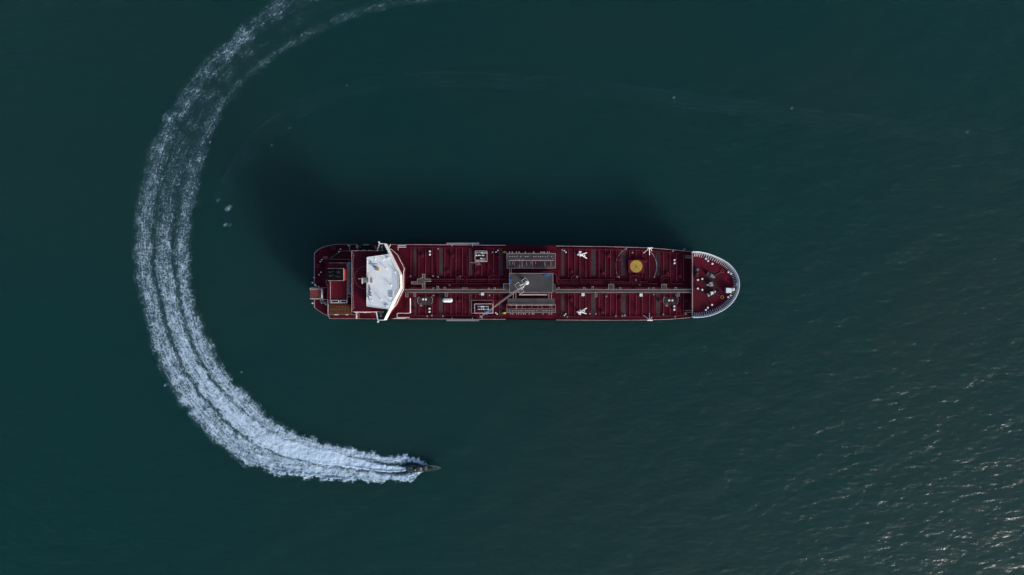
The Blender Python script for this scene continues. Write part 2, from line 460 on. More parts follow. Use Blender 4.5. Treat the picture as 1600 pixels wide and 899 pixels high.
WO = [(668, 735), (663, 739), (655, 744.5), (643, 749.5), (620, 754), (595, 754), (560, 751), (520, 749.5), (478, 747), (430, 741), (365, 715), (320, 672), (285, 632), (258, 590), (238, 540), (222, 480),
      (212, 420), (212, 350), (221, 290), (237, 225), (264, 170), (304, 115), (350, 65), (400, 20), (450, -18), (530, -55), (660, -90)]
WI = [(668, 727.5), (664, 722), (657, 715), (641, 711.5), (622, 711.5), (600, 711), (560, 703), (520, 694), (480, 683), (440, 664), (410, 640), (380, 611), (350, 577), (325, 530), (306, 480), (298, 430),
      (297, 380), (303, 330), (314, 270), (330, 220), (352, 170), (386, 130), (430, 92), (490, 57), (580, 21), (700, 0), (860, -14)]
SEA_K = K * CAM_H / (CAM_H - DECK)
def tab(S, xs, ys): return np.interp(S, np.array(xs) * SEA_K, ys)
def wake_density(S, F, W, x, y):
    Ls = [0, 30, 90, 150, 245, 415, 585, 655, 735, 840, 945, 1030, 1130, 1330]
    out_ = tab(S, Ls, [1.1, 1.3, 1.25, 1.15, 1.0, .86, .70, .60, .51, .43, .36, .29, .24, .2])
    cen = tab(S, Ls, [.7, 1.8, 1.75, 1.6, 1.32, 1.0, .70, .50, .33, .20, .13, .09, .07, .06])
    inn = tab(S, Ls, [1.1, 1.3, 1.2, 1.1, 1.05, .88, .70, .58, .45, .33, .27, .22, .2, .17])
    g1 = tab(S, Ls, [.36, .36, .37, .38, .40, .38, .34, .34, .35, .37, .38, .38, .38, .38])
    g2 = tab(S, Ls, [.62, .63, .70, .80, .76, .70, .71, .70, .69, .70, .72, .74, .76, .78])
    hw = tab(S, Ls, [.03, .10, .06, .028, .030, .038, .05, .06, .07, .085, .09, .1, .1, .1])
    gd1 = tab(S, Ls, [.9, 1.0, .7, .42, .52, .6, .66, .64, .45, .3, .25, .2, .2, .2])
    gd2 = tab(S, Ls, [.9, 1.0, .6, .04, .25, .55, .66, .66, .45, .25, .2, .15, .1, .1])
    # puffed, ragged borders
    lob = (fbm(S / 3.4, F * 2, 3, 3) - .5) * 3.6 / W + (fbm(x / 1.1, y / 1.1, 21, 3) - .5) * 2.2 / W
    Fe = F + lob * np.where(F < .5, 1, -1)
    wob = (fbm(S / 5.0, F * 0 + .3, 31, 3) - .5) * .10 + (fbm(x / 1.5, y / 1.5, 71, 2) - .5) * .07
    sm = lambda a, b, v: (lambda q: q * q * (3 - 2 * q))(np.clip((v - a) / (b - a), 0, 1))
    l1 = sm(g1 - .05, g1 + .05, F + wob); l2 = sm(g2 - .05, g2 + .05, F + wob)
    base = out_ * (1 - l1) + cen * l1 * (1 - l2) + inn * l2
    base = base * (1 - gd1 * np.exp(-((F + wob - g1) / hw) ** 2)) * (1 - gd2 * np.exp(-((F + wob - g2) / hw) ** 2))
    # far back the inner lane thins to a bright line along its border
    far = sm(700 * SEA_K, 900 * SEA_K, S)
    base = base * (1 - far * .55 * sm(.62, .72, F) * (1 - sm(.80, .88, F)))
    base = base * (1 + far * .15 * np.exp(-((F - .93) / .05) ** 2))
    edge = sm(-.09, .13, Fe) * (1 - sm(.88, 1.08, Fe))
    rho = base * edge
    cl = fbm(x / 4.5, y / 4.5, 41, 4)
    rho = rho * (.80 + .4 * cl) * (1 + far * 2.2 * (cl - .47))
    end = 1 - sm(1240 * SEA_K, 1330 * SEA_K, S)
    rho = rho * end
    spray = np.exp(-S / (150 * SEA_K))
    bump = fbm(x / 1.3, y / 1.3, 51, 4)
    lift = np.clip(rho, 0, 1.2) * (.06 + .30 * spray + .12 * np.exp(-S / (600 * SEA_K))) * (.25 + 1.5 * np.clip(bump - .25, 0, 1))
    # steep white crest along the outer side just behind the boat
    crest = np.exp(-((Fe - .05) / .05) ** 2) * np.exp(-((S - 200 * SEA_K) / (110 * SEA_K)) ** 2)
    lift = lift + .7 * crest * edge
    jet = np.exp(-((F - (g1 + .055)) / .035) ** 2) * np.exp(-((S - 75 * SEA_K) / (50 * SEA_K)) ** 2)
    lift = lift + .45 * jet
    rho = rho + .4 * jet * edge + .25 * crest * edge
    return rho, lift
wake = ribbon('boat_wake_foam', WO, WI, 'wake_foam', wake_density)
tag(wake, 'long curving white foam wake behind the small grey patrol boat', 'wake', kind='stuff')

OO = [(322, 345), (345, 285), (388, 215), (460, 158), (560, 123), (680, 110), (800, 116), (950, 128), (1100, 148), (1250, 168), (1420, 190), (1650, 225)]
OI = [(350, 352), (372, 295), (412, 232), (478, 180), (570, 146), (680, 135), (800, 140), (950, 153), (1100, 174), (1250, 195), (1420, 218), (1650, 254)]
def old_density(S, F, W, x, y):
    wv = (fbm(S / 30, F * 0, 81, 2) - .5) * .16
    e = sum(k * np.exp(-((F + wv - c) / .045) ** 2) for c, k in ((.06, .9), (.22, .5), (.38, .8), (.56, .5), (.72, .9), (.92, .7)))
    n = fbm(x / 7, y / 7, 61, 4)
    r = e * np.clip((n - .28) * 2.0, 0, 1) * .60
    end = np.clip(S / 15, 0, 1) * np.clip((S.max() - S) / 40, 0, 1)
    return r * end, r * 0.02
old = ribbon('fading_wake_foam', OO, OI, 'old_foam', old_density, step=0.4, margin=0.1)
tag(old, 'faint fading older wake band arcing above the tanker', 'wake', kind='stuff')

def flecks():
    spots = [(357, 325.5, 1.3, 1.0), (352, 351.5, .8, 1.0), (359, 352, .8, .6), (258.5, 602, .7, .85), (377.5, 582, .4, .8), (341, 313, .9, .5), (1511.5, 206, .9, .7), (1237, 169.5, .7, .75), (1053, 153, .6, .7), (542, 134, .4, .7), (452, 200, .6, .6), (425, 227, .5, .75)]
    V = []; Fc = []; A = []
    for px, py, r, d in spots:
        cx, cy = PX(px, 0), PY(py, 0); n = 15; o = len(V)
        for a in range(n):
            for b in range(n):
                u = (a / (n - 1) - .5) * 2; w = (b / (n - 1) - .5) * 2
                x = cx + (u * 1.7) * r; y = cy + (w * 1.3 + u * .5) * r
                V.append((x, y, 0)); A.append(d * max(0, 1 - (u * u + w * w)) * .72)
        for a in range(n - 1):
            for b in range(n - 1):
                Fc.append((o + a * n + b, o + (a + 1) * n + b, o + (a + 1) * n + b + 1, o + a * n + b + 1))
    v = np.array(V); v[:, 2] = sea_h(v[:, 0], v[:, 1]) + .04
    me = bpy.data.meshes.new('drifting_foam'); me.from_pydata(v.tolist(), [], Fc); me.update(); me.shade_smooth()
    a = me.attributes.new('foam', 'FLOAT', 'POINT'); a.data.foreach_set('value', np.array(A, np.float32))
    me.materials.append(MATS['wake_foam'])
    ob = bpy.data.objects.new('drifting_foam', me); COL.objects.link(ob)
    tag(ob, 'small scattered flecks of foam drifting on the dark water', 'foam', kind='stuff')
flecks()

# ================================================================== THE TANKER
ship = empty('tanker', (PX(822, 0), PY(441, 0), 0))
tag(ship, 'long dark red tanker with white bridge roof and white bow rim', 'ship')

# ------------------------------------------------------------------ hull
PORT = [(490.6, 438), (490.6, 396), (495, 391), (503, 386.5), (513, 383.5), (526, 381.6), (545, 381.4), (610, 381.8), (700, 382.4), (790, 383.2), (870, 384.2), (950, 385.2), (1015, 387.2), (1050, 390), (1080, 393.2)]
STAR = [(1080, 496.6), (1050, 499.2), (1015, 500.6), (950, 501), (870, 500.5), (790, 499.6), (700, 499), (610, 498.6), (545, 498.3), (526, 497.6), (513, 494.5), (503, 489.5), (495, 484.5), (490.6, 480.5)]
BOWL = [(1093.4, 393.6), (1109, 397.2), (1124.5, 403.5), (1137, 410.7), (1146.3, 419.8), (1153.0, 431.5), (1155.6, 444.7), (1153.0, 458.4), (1146.3, 470.6), (1137, 480.2), (1124.5, 488.0), (1109, 493.7), (1093.4, 496.2)]
FZ = DECK + 3.0        # forecastle deck
BZ = FZ + 1.7          # top of the bow bulwark
def outline(z, t):
    """hull outline at height z; t = 0 at the deck edge .. 1 at the keel"""
    pts = []
    for a, b in PORT + BOWL + STAR:
        zz = BZ if (a, b) in BOWL else DECK
        x, y = PX(a, zz), PY(b, zz)
        cy = PY(441.5)
        fb = max(0.0, (x - PX(1040)) / (PX(1156) - PX(1040)))
        fs = max(0.0, (PX(540) - x) / (PX(540) - PX(490)))
        x -= fb * fb * 9.0 * t + 0
        x += fs * fs * 6.0 * t * t
        y = cy + (y - cy) * (1 - 0.30 * fb * t - 0.25 * fs * t * t)
        pts.append((x, y, z))
    return pts
hb = MB()
levels = [(DECK + .02, 0.0), (DECK - 3, .18), (DECK - 7, .42), (2.0, .7), (-1.0, .85), (-6.5, 1.0)]
rings = [outline(z, t) for z, t in levels]
n = len(rings[0]); v = [p for r in rings for p in r]
f = [(k * n + i, k * n + (i + 1) % n, (k + 1) * n + (i + 1) % n, (k + 1) * n + i) for k in range(len(rings) - 1) for i in range(n)]
f.append(tuple((len(rings) - 1) * n + i for i in range(n)))
hb.add(v, f)
hull = hb.build('hull', 'hull_red', ship, smooth=True)

# main deck, cambered plating
db = MB()
xs_p = np.interp(np.linspace(0, 1, 90), [0, 1], [490.6, 1081.0])
pt = np.array(PORT[1:]); st = np.array(STAR[::-1])
M = 13; dv = []
def deck_z(px, py):
    y0 = float(np.interp(px, pt[:, 0], pt[:, 1])); y1 = float(np.interp(px, st[:, 0], st[:, 1]))
    return DECK + 0.35 - 0.70 * abs(2 * (py - y0) / (y1 - y0) - 1)
for a in xs_p:
    y0 = np.interp(a, pt[:, 0], pt[:, 1]); y1 = np.interp(a, st[:, 0], st[:, 1])
    for k in range(M):
        u = k / (M - 1); py = y0 + (y1 - y0) * u
        dv.append((PX(a), PY(py), deck_z(a, py)))
df = [(i * M + k, i * M + k + 1, (i + 1) * M + k + 1, (i + 1) * M + k) for i in range(len(xs_p) - 1) for k in range(M - 1)]
db.add(dv, df)
deck = db.build('main_deck', 'deck_red', ship)
if deck.data.polygons[0].normal.z < 0: deck.data.flip_normals()

def ydeck(px, side):
    return float(np.interp(px, pt[:, 0], pt[:, 1])) if side == 'p' else float(np.interp(px, st[:, 0], st[:, 1]))

# pale gunwale bar along the sheer strake (open at the manifolds)
for side in 'ps':
    for a, b in ((612, 790), (869, 1012), (1021, 1079)):
        q = []
        for px in np.linspace(a, b, 14):
            q.append((PX(px, DECK + .5), PY(ydeck(px, side) + (.35 if side == 'p' else -.35), DECK + .5), DECK + .45))
        MB().path(q, .13, 5).build('gunwale_bar', 'edge_grey', ship)

# ------------------------------------------------------------------ deck stiffeners and anti-slip strips
STIFF = [642, 654.5, 665, 675, 695, 704.5, 712.5, 722.5, 733, 743, 752.5, 762, 771, 780, 888, 898, 906, 915.5, 936, 946, 954, 963, 984, 994, 1003.5, 1014.5, 1037, 1047, 1057, 1068]
stiff_mesh = {}
def stiff(px, y0, y1):
    L_ = abs(PY(y1) - PY(y0)); key = round(L_, 1)
    if key not in stiff_mesh:
        b = MB(); b.box(-.05, .05, -L_ / 2, L_ / 2, -.12, .26); b.box(-.11, .11, -L_ / 2, L_ / 2, .26, .31)
        stiff_mesh[key] = b.mesh('deck_stiffener', 'stiff_red')
    ym = (y0 + y1) / 2; o = inst('deck_stiffener', stiff_mesh[key], (PX(px, DECK + .3), PY(ym), deck_z(px, ym)), deck)
    o.rotation_euler.x = (-1 if ym < 442 else 1) * math.atan(.70 / (58 * K))
for px in STIFF:
    top = ydeck(px, 'p') + 5 + random.uniform(-.4, .8); bot = ydeck(px, 's') - 5 - random.uniform(-.4, .8)
    yin = 434 if px < 1040 else 440
    if 736 < px < 765: stiff(px, 413, 432)
    elif px in (994, 1003.5, 984): stiff(px, top, 403); stiff(px, 428, yin) if px != 1003.5 else stiff(px, top + 20, yin)
    else: stiff(px, top, yin)
    if 738 < px < 772: stiff(px, 458, 466)
    elif 640 < px < 660 or 690 < px < 700: stiff(px, 476 if px > 690 else 480, bot)
    else: stiff(px, 458, bot)
for px, w in ((648.5, 4), (689, 6), (735, 5), (783, 5), (879, 5), (927, 7), (974, 7), (1028, 6)):
    for y0, y1 in ((ydeck(px, 'p') + 5, 431), (459, ydeck(px, 's') - 6)):
        b = MB()
        q = [(px - w / 2, y0), (px + w / 2, y0), (px + w / 2, y1), (px - w / 2, y1)]
        b.prism([(PX(c), PY(d), deck_z(c, d) - .2) for c, d in q], [(PX(c), PY(d), deck_z(c, d) + .02) for c, d in q])
        b.build('anti_slip_strip', 'anti_slip', deck)
# side stringers close to the deck edge
for side, off in (('p', 5.0), ('s', -5.5)):
    for a, b in ((640, 786), (874, 1075)):
        q = [(PX(px), PY(ydeck(px, side) + off), DECK + .25) for px in np.linspace(a, b, 10)]
        MB().path(q, .16, 5).build('deck_stringer', 'pipe_red', deck)

# ------------------------------------------------------------------ cargo pipes along the middle
PIPES = [(436.5, .34, .9, 675, 790), (439.5, .26, .7, 640, 792), (443.5, .30, .8, 640, 1070), (446.5, .24, .6, 636, 1075), (449.2, .30, .9, 633, 1078), (440.5, .32, .8, 868, 1012), (437.3, .28, .8, 866, 960), (458.6, .22, .6, 640, 1076)]
for y, r, z, a, b in PIPES:
    pp = MB(); zz = DECK + z
    pp.tube((PX(a, zz), PY(y, zz), zz), (PX(b, zz), PY(y, zz), zz), r, 8)
    pipe = pp.build('cargo_pipe', 'pipe_red', ship, smooth=True)
    for px in np.arange(a + 8, b - 4, 14):
        MB().box(PX(px) - .12, PX(px) + .12, PY(y) - .28, PY(y) + .28, DECK - .1, DECK + z - r * .8).build('pipe_saddle', 'pipe_red', pipe)
    for px in np.arange(a + 20, b - 4, 41):
        MB().tube((PX(px, zz) - .12, PY(y, zz), zz), (PX(px, zz) + .12, PY(y, zz), zz), r + .14, 10).build('pipe_flange', 'pipe_red', pipe)
# expansion loops and branch pipes
for cx in (721, 771, 900, 992, 1040):
    z = DECK + 1.3; q = [(cx - 8, 443), (cx - 7.5, 434), (cx - 4, 431), (cx + 4, 431), (cx + 7.5, 434), (cx + 8, 443)]
    MB().path([P(a, b, z) for a, b in q], .22, 7).build('expansion_loop', 'pipe_red', ship, smooth=True)
    q = [(cx - 5, 445), (cx - 4.5, 437), (cx - 2, 435), (cx + 2, 435), (cx + 4.5, 437), (cx + 5, 445)]
    MB().path([P(a, b, z - .2) for a, b in q], .16, 7).build('expansion_loop', 'pipe_red', ship, smooth=True)
for px, y0, y1 in ((683, 392, 438), (730, 400, 438), (763, 410, 436), (868, 424, 443), (922, 400, 440), (968, 395, 440), (1008, 430, 447), (1034, 398, 442), (1064, 405, 446), (684, 458, 492), (727, 459, 491), (785, 459, 482), (920, 458, 494), (970, 459, 492), (1022, 459, 495), (1063, 459, 490)):
    MB().path([P(px, y0, DECK + .3), P(px, y0 + 1, DECK + .6), P(px, y1, DECK + .6)], .17, 6).build('branch_pipe', 'pipe_red', ship, smooth=True)
# curved big red pipes at the front of the manifold
MB().path([P(846, 424, DECK + 1), P(860, 424, DECK + 1), P(867, 427, DECK + 1), P(869.5, 433, DECK + 1), P(869, 440, DECK + 1), P(872, 446, DECK + 1)], .5, 8).build('cargo_pipe', 'pipe_red', ship, smooth=True)
MB().path([P(806, 423, DECK + .9), P(830, 422.5, DECK + .9), P(862, 421.5, DECK + .9), P(872, 424, DECK + .9), P(873, 437, DECK + .9)], .34, 8).build('cargo_pipe', 'pipe_red', ship, smooth=True)

# deck ladders, small valves and tank hatches
hatch_b = MB(); hatch_b.lathe((0, 0, 0), [(.75, -.3), (.75, .7), (.85, .7), (.85, .8), (.5, .9), (0.05, .93)], 12)
hatch_me = hatch_b.mesh('tank_hatch', 'pipe_red', smooth=True)
for px, py in ((660, 400), (700, 424), (746, 425), (780, 402), (893, 425), (942, 427), (968, 405), (1042, 428), (1062, 432), (648, 484), (718, 470), (781, 470), (892, 468), (941, 488), (969, 468), (1031, 470), (1072, 470), (707, 400), (951, 400), (1008, 408)):
    inst('tank_hatch', hatch_me, P(px, py), ship)
valve_b = MB(); valve_b.lathe((0, 0, 0), [(.12, -.3), (.12, .8), (.38, .8), (.38, .9), (.05, .92)], 8)
valve_me = valve_b.mesh('valve', 'steel_grey')
for k in range(54):
    px = random.uniform(640, 1075); side = random.random() < .5
    if 785 < px < 872: continue
    py = random.choice([390, 394, 433, 437, 446, 460, 462, 491, 494]) + random.uniform(-1.5, 1.5)
    inst('valve', valve_me, P(px, py), ship, scale=(1, 1, random.uniform(.7, 1.2)))

# ------------------------------------------------------------------ catwalk (fore and aft gangway)
CW = DECK + 2.2
cat = MB().pbox(631, 452.4, 1081.5, 457.0, CW - .15, CW).build('catwalk', 'grating', ship)
for y in (452.2, 457.3):
    railing([(632, y), (790, y)] if y < 455 else [(640, y), (805, y)], CW, cat, r=.075)
    railing([(868, y), (1080, y)], CW, cat, r=.075)
for px in np.arange(640, 1080, 22):
    MB().box(PX(px) - .1, PX(px) + .1, PY(452.8), PY(456.6), DECK - .2, CW - .16).build('support', 'pipe_red', cat)
def bay(pts, m='grating'):
    """little side platform of the catwalk with its own rail"""
    o = MB().pprism(pts, CW - .15, CW + .004).build('side_platform', m, cat)
    return o
for cx, w, h_ in ((684, 3, 4.6), (677, 2, 2.6), (695, 3, 3.4), (724, 3.2, 2.6), (729, 2.4, 2.4), (764, 2.6, 2.2), (773, 3, 2.4), (873, 2.5, 2.8), (913, 3, 3), (926, 3, 4.2), (955, 8.2, 8), (969, 2.5, 2.6), (1014, 2.5, 2.4), (1021, 3, 2.6), (1037.5, 8.2, 8), (1056, 3, 3)):
    y1 = 452.3 - h_
    bay([(cx - w / 2, y1), (cx + w / 2, y1), (cx + w / 2, 452.1), (cx - w / 2, 452.1)])
    railing([(cx - w / 2, 452), (cx - w / 2, y1), (cx + w / 2, y1), (cx + w / 2, 452)], CW, ship, r=.06, mid=False)
for cx, w, h_ in ((648, 3, 6), (697.5, 4, 6), (635.5, 4, 7), (931.5, 3, 7), (1060, 3, 6), (754, 3, 2)):
    y1 = 457.4 + h_
    bay([(cx - w / 2, 457.4), (cx + w / 2, 457.4), (cx + w / 2, y1), (cx - w / 2, y1)])
    railing([(cx - w / 2, 457.6), (cx - w / 2, y1), (cx + w / 2, y1), (cx + w / 2, 457.6)], CW, ship, r=.06, mid=False)
# cross-shaped platform behind the bridge front
cz = DECK + 2.8
xp = MB()
xp.pprism([(660, 428.5), (664, 428.5), (664, 436), (673, 436), (673, 440), (664, 440), (664, 452), (660, 452), (660, 444), (643, 444), (643, 440.5), (652, 440.5), (652, 436), (657, 436), (657, 434.5), (660, 434.5)], cz - .15, cz)
xp = xp.build('cross_platform', 'grating', ship)
railing([(664, 452), (664, 440), (673, 440), (673, 436), (664, 436), (664, 428.5), (660, 428.5), (660, 434.5), (657, 434.5), (657, 436), (652, 436), (652, 440.5), (643, 440.5), (643, 444), (660, 444), (660, 452)], cz, xp, r=.07, mid=False)
for a, b in ((661, 430), (663, 450), (645, 442), (672, 438), (654, 438)):
    MB().tube(P(a, b, DECK - .1), P(a, b, cz - .1), .1, 6).build('support', 'steel_grey', xp)

# ------------------------------------------------------------------ mooring bollards, fairleads, lockers
base_me = MB().box(-.5, .5, -1.15, 1.15, -.3, .12).mesh('mooring_bollard', 'pipe_red')
post_me = MB().lathe((0, 0, 0), [(.34, 0), (.31, .25), (.31, .7), (.43, .8), (.43, .92), (.2, 1.0), (.04, 1.01)], 12).mesh('post', 'white_paint', smooth=True)
def bollard(x0, y0, x1, y1, z, parent, s=1.0):
    a = Vector(P(x0, y0, z + 1)); b = Vector(P(x1, y1, z + 1)); d = b - a
    rz = math.atan2(d.y, d.x) - math.pi / 2
    base = inst('mooring_bollard', base_me, ((a.x + b.x) / 2, (a.y + b.y) / 2, z), parent, rz)
    base.scale = (s, d.length / 1.36, 1)
    for p in (a, b):
        o = bpy.data.objects.new('post', post_me); COL.objects.link(o); o.parent = base
        o.location = (0, (.68 if p is b else -.68), .12); o.scale = (1.0, s / (d.length / 1.36), s)
for q in ((671.5, 393, 671.5, 398), (671, 482.5, 671, 487.5), (661, 468, 665.3, 468), (775, 394, 778, 391.5), (774.5, 489, 776.7, 491), (882, 392, 884.5, 394.3), (882, 493, 884, 490.8), (1054, 406.5, 1054, 411.5), (1045.5, 469.5, 1050.5, 469.5), (1053.5, 479, 1053.5, 484)):
    bollard(*q, DECK, ship, 1.0 if q[0] in (671.5, 671, 661, 1054, 1045.5, 1053.5) else .62)
for q in ((531.5, 389.5, 529, 393.5), (502.5, 406, 500, 409), (501, 425.5, 498, 429.5), (500.5, 470.5, 502, 473.5), (493, 446.5, 497.5, 448)):
    bollard(*q, DECK, ship, .62)
# valve wells: the kinked pipes round the bollards at the foot of the catwalk
for cx in (664, 1048):
    for sx in (-1, 1):
        q = [(cx + sx * 9, 464), (cx + sx * 11.5, 466), (cx + sx * 11.5, 472), (cx + sx * 10, 475)]
        MB().path([P(a, b, DECK + 1.0) for a, b in q], .14, 5).build('vent_pipe', 'steel_grey', ship)
    MB().pbox(cx - 10, 464, cx + 9, 477, DECK - .2, DECK + .2).build('well_plate', 'anti_slip', ship)
    for dx in (-8, -6):
        MB().path([P(cx + dx + .5, 474, DECK + .3), P(cx + dx, 477, DECK + 1.2), P(cx + dx + 1.6, 479, DECK + .6)], .09, 5).build('gooseneck_vent', 'rail_grey', ship)

locker = MB(); locker.box(-.55, .55, -.55, .55, -1.1, 1.1); locker.box(-.62, .62, -.62, .62, 1.1, 1.2)
locker_me = locker.mesh('foam_monitor_box', 'white_paint')
for px, py in ((754, 459.5), (910.7, 460.6), (1001, 461.2)):
    inst('foam_monitor_box', locker_me, P(px, py, DECK + 1.2), ship)
# white horizontal tank beside the catwalk
tk = MB()
zt = DECK + 2.4; x0, x1, yc = PX(691.5, zt), PX(707, zt), PY(469.3, zt)
prof = [(.02, -.0), (.55, .08), (.85, .35), (.92, .8)]
q = [(x0 + d, r) for r, d in prof] + [(x1 - d, r) for r, d in prof[::-1]]
n = 14; vv = []
for x, r in q: vv += [(x, yc + r * math.cos(2 * math.pi * k / n), zt + r * math.sin(2 * math.pi * k / n)) for k in range(n)]
ff = [(i * n + k, i * n + (k + 1) % n, (i + 1) * n + (k + 1) % n, (i + 1) * n + k) for i in range(len(q) - 1) for k in range(n)] + [tuple(range(n)), tuple(range((len(q) - 1) * n, len(q) * n))]
tk.add(vv, ff); tank = tk.build('hydraulic_tank', 'white_paint', ship, smooth=True)
for px in (695, 703.5):
    MB().box(PX(px) - .15, PX(px) + .15, yc - .8, yc + .8, DECK - .2, zt - .3).build('cradle', 'pipe_red', tank)
# stowed white pipe length and lines at the foot of the bridge
MB().tube(P(641, 466.5, DECK + 1.2), P(641, 489.5, DECK + 1.2), .28, 8).build('stowed_pipe', 'white_paint', ship, smooth=True)
for y in (489.6, 496.2):
    MB().tube(P(620.5, y, DECK + .8), P(640, y, DECK + .8), .12, 6).build('stowed_spar', 'white_paint', ship)
for y in (383.5, 386.3):
    MB().tube(P(621.5, y, DECK + .8), P(634.5, y, DECK + .8), .13, 6).build('stowed_spar', 'white_paint', ship)
for a, b, c, d in ((620.5, 489.6, 620.5, 496.2), (622, 386.3, 622, 391), (616, 497.6, 634, 497.6)):
    MB().tube(P(a, b, DECK + .8), P(c, d, DECK + .8), .10, 6).build('stowed_spar', 'white_paint', ship)

# ------------------------------------------------------------------ racks of gear beside the catwalk
def rack(x0, y0, x1, y1, rows, contents, name, outer=None):
    z = DECK + 1.5
    r = MB().pbox(x0, y0, x1, y1, DECK - .2, DECK + .25).build(name, 'pipe_red', ship)
    for a, b, c, d in ((x0, y0, x1, y0), (x1, y0, x1, y1), (x1, y1, x0, y1), (x0, y1, x0, y0)):
        MB().tube(P(a, b, z), P(c, d, z), .15, 4).build('frame_bar', 'rail_grey', r)
    for a, b in ((x0, y0), (x1, y0), (x1, y1), (x0, y1)):
        MB().tube(P(a, b, DECK - .1), P(a, b, z), .1, 4).build('post', 'rail_grey', r)
    for (bx0, by0, bx1, by1, m_) in contents:
        MB().pbox(bx0, by0, bx1, by1, DECK + .25, DECK + 1.0).build('crate', m_, r)
    for y, a, b in rows:
        for px in np.arange(a, b, 1.75):
            s = random.uniform(.2, .34)
            MB().lathe(P(px, y + random.uniform(-.3, .3), DECK + .9), [(s, 0), (s, .55), (s * .5, .75)], 7).build('gas_bottle', random.choice(['rail_grey', 'white_paint', 'steel_grey']), r)
    if outer:
        a, b, c, d = outer
        railing([(a, b), (c, b), (c, d), (a, d), (a, b)], DECK, r, r=.06, mid=False)
    return r
rack(742.3, 392.3, 761, 409, [(395.2, 744, 760), (399.3, 744, 758), (404.2, 751, 758)],
     [(743.5, 393.5, 760, 396.6, 'steel_grey'), (743.5, 398, 757, 400.6, 'steel_grey'), (750, 402.8, 759, 405.6, 'steel_grey'), (743.5, 406, 760, 408.2, 'rail_grey')], 'gear_rack')
rack(741.5, 475, 770, 489.3, [(479.3, 747, 763), (483.2, 747, 763)],
     [(745, 474.9, 753, 478.4, 'blue_paint'), (759, 482.6, 769.5, 488.8, 'blue_paint'), (746, 478.6, 764, 481.2, 'dark_steel'), (745, 482.4, 758, 485, 'dark_steel'), (756.5, 485.4, 760, 488.6, 'blue_paint')], 'gear_rack', (736.5, 469.3, 770.6, 490))
MB().path([P(734, 410.3, DECK + .5), P(750, 411.5, DECK + .5), P(751, 413.8, DECK + .5), P(744, 413.9, DECK + .5)], .1, 5).build('hose', 'rail_grey', ship)

# ------------------------------------------------------------------ cargo manifolds, port and starboard
def manifold(top, y_a, y_b, y_c, y_d, y_out, y_dots, side):
    """drip tray platform with two grating strips, cross pipes between them and a row of flanged ends outboard"""
    z = DECK + 2.0
    g = MB().pbox(791.5, min(y_a, y_b), 867.5, max(y_a, y_b), z - .5, z).build('manifold', 'grating', ship)
    MB().pbox(793, min(y_c, y_d), 867, max(y_c, y_d), z - .5, z - .06).build('drip_tray', 'grating', g)
    railing([(792, y_a), (868, y_a), (868, y_d), (792, y_d), (792, y_a)], z, g, r=.07, mid=False)
    railing([(794.5, y_b), (866, y_b)], z, g, r=.05, mid=False)
    # cross-over pipes
    for k, px in enumerate(np.arange(798, 862, 4.6)):
        p = px + random.uniform(-.5, .5)
        MB().tube(P(p, y_b, z - .2), P(p, y_d, z - .2), random.choice([.16, .22, .3]), 7).build('crossover_pipe', random.choice(['pipe_red', 'pipe_red', 'steel_grey']), g, smooth=True)
        lo_, hi_ = sorted((y_a, y_out))
        e = MB().tube(P(p, y_a, z - .3), P(p, y_out, z - .3), .24, 8); e = e.build('manifold_end', 'pipe_red', g, smooth=True)
    fl = MB(); fl.lathe((0, 0, 0), [(.30, -.3), (.30, .25), (.16, .3), (.05, .32)], 8); flm = fl.mesh('flange_cap', 'rail_grey')
    for px in np.arange(797, 864, 3.4):
        if random.random() < .8: inst('flange_cap', flm, P(px + random.uniform(-.6, .6), y_dots, z + .1), g, scale=(.8, .8, 1))
        if random.random() < .55: inst('flange_cap', flm, P(px + random.uniform(-.8, .8), y_out, z - .2), g, scale=(.9, .9, 1))
    for px in (797, 812, 828, 844, 860):
        MB().box(PX(px) - .12, PX(px) + .12, PY(min(y_a, y_b) + 1), PY(max(y_a, y_b) - 1), DECK - .3, z - .51).build('support', 'pipe_red', g)
    return g
manifold(True, 396.2, 405.2, 408.2, 419.3, 394.3, 401, 'p')
manifold(False, 488.6, 482.6, 466.6, 475.6, 490.6, 485.6, 's')
for y0, y1 in ((407.2, 407.6), (477, 477.4)):
    MB().tube(P(794, y0, DECK + 2.5), P(866, y0, DECK + 2.5), .13, 6).build('header_bar', 'rail_grey', ship)
for px in np.arange(796, 866, 2.4):
    y0 = 409; L_ = random.uniform(3, 9)
    MB().tube(P(px, y0, DECK + 2.15), P(px + random.uniform(-.4, .4), y0 + L_, DECK + 2.15), .09, 5).build('branch_pipe', random.choice(['pipe_red', 'rail_grey', 'pipe_red']), ship)
for px in np.arange(797, 866, 3.1):
    MB().tube(P(px, 476, DECK + 2.0), P(px, 482, DECK + 2.0), .12, 5).build('branch_pipe', random.choice(['pipe_red', 'pipe_red', 'steel_grey']), ship)
for px, py, m_ in ((789, 394.2, 'yellow_paint'), (788.2, 489.5, 'yellow_bright')):
    b = MB(); b.pbox(px - 2.8, py - 1.1, px + 2.6, py + 1.1, DECK - .2, DECK + .9); b.pbox(px - 1.5, py - 1.3, px + 1.2, py + 1.3, DECK + .9, DECK + 1.1)
    b.build('drip_locker', m_, ship)

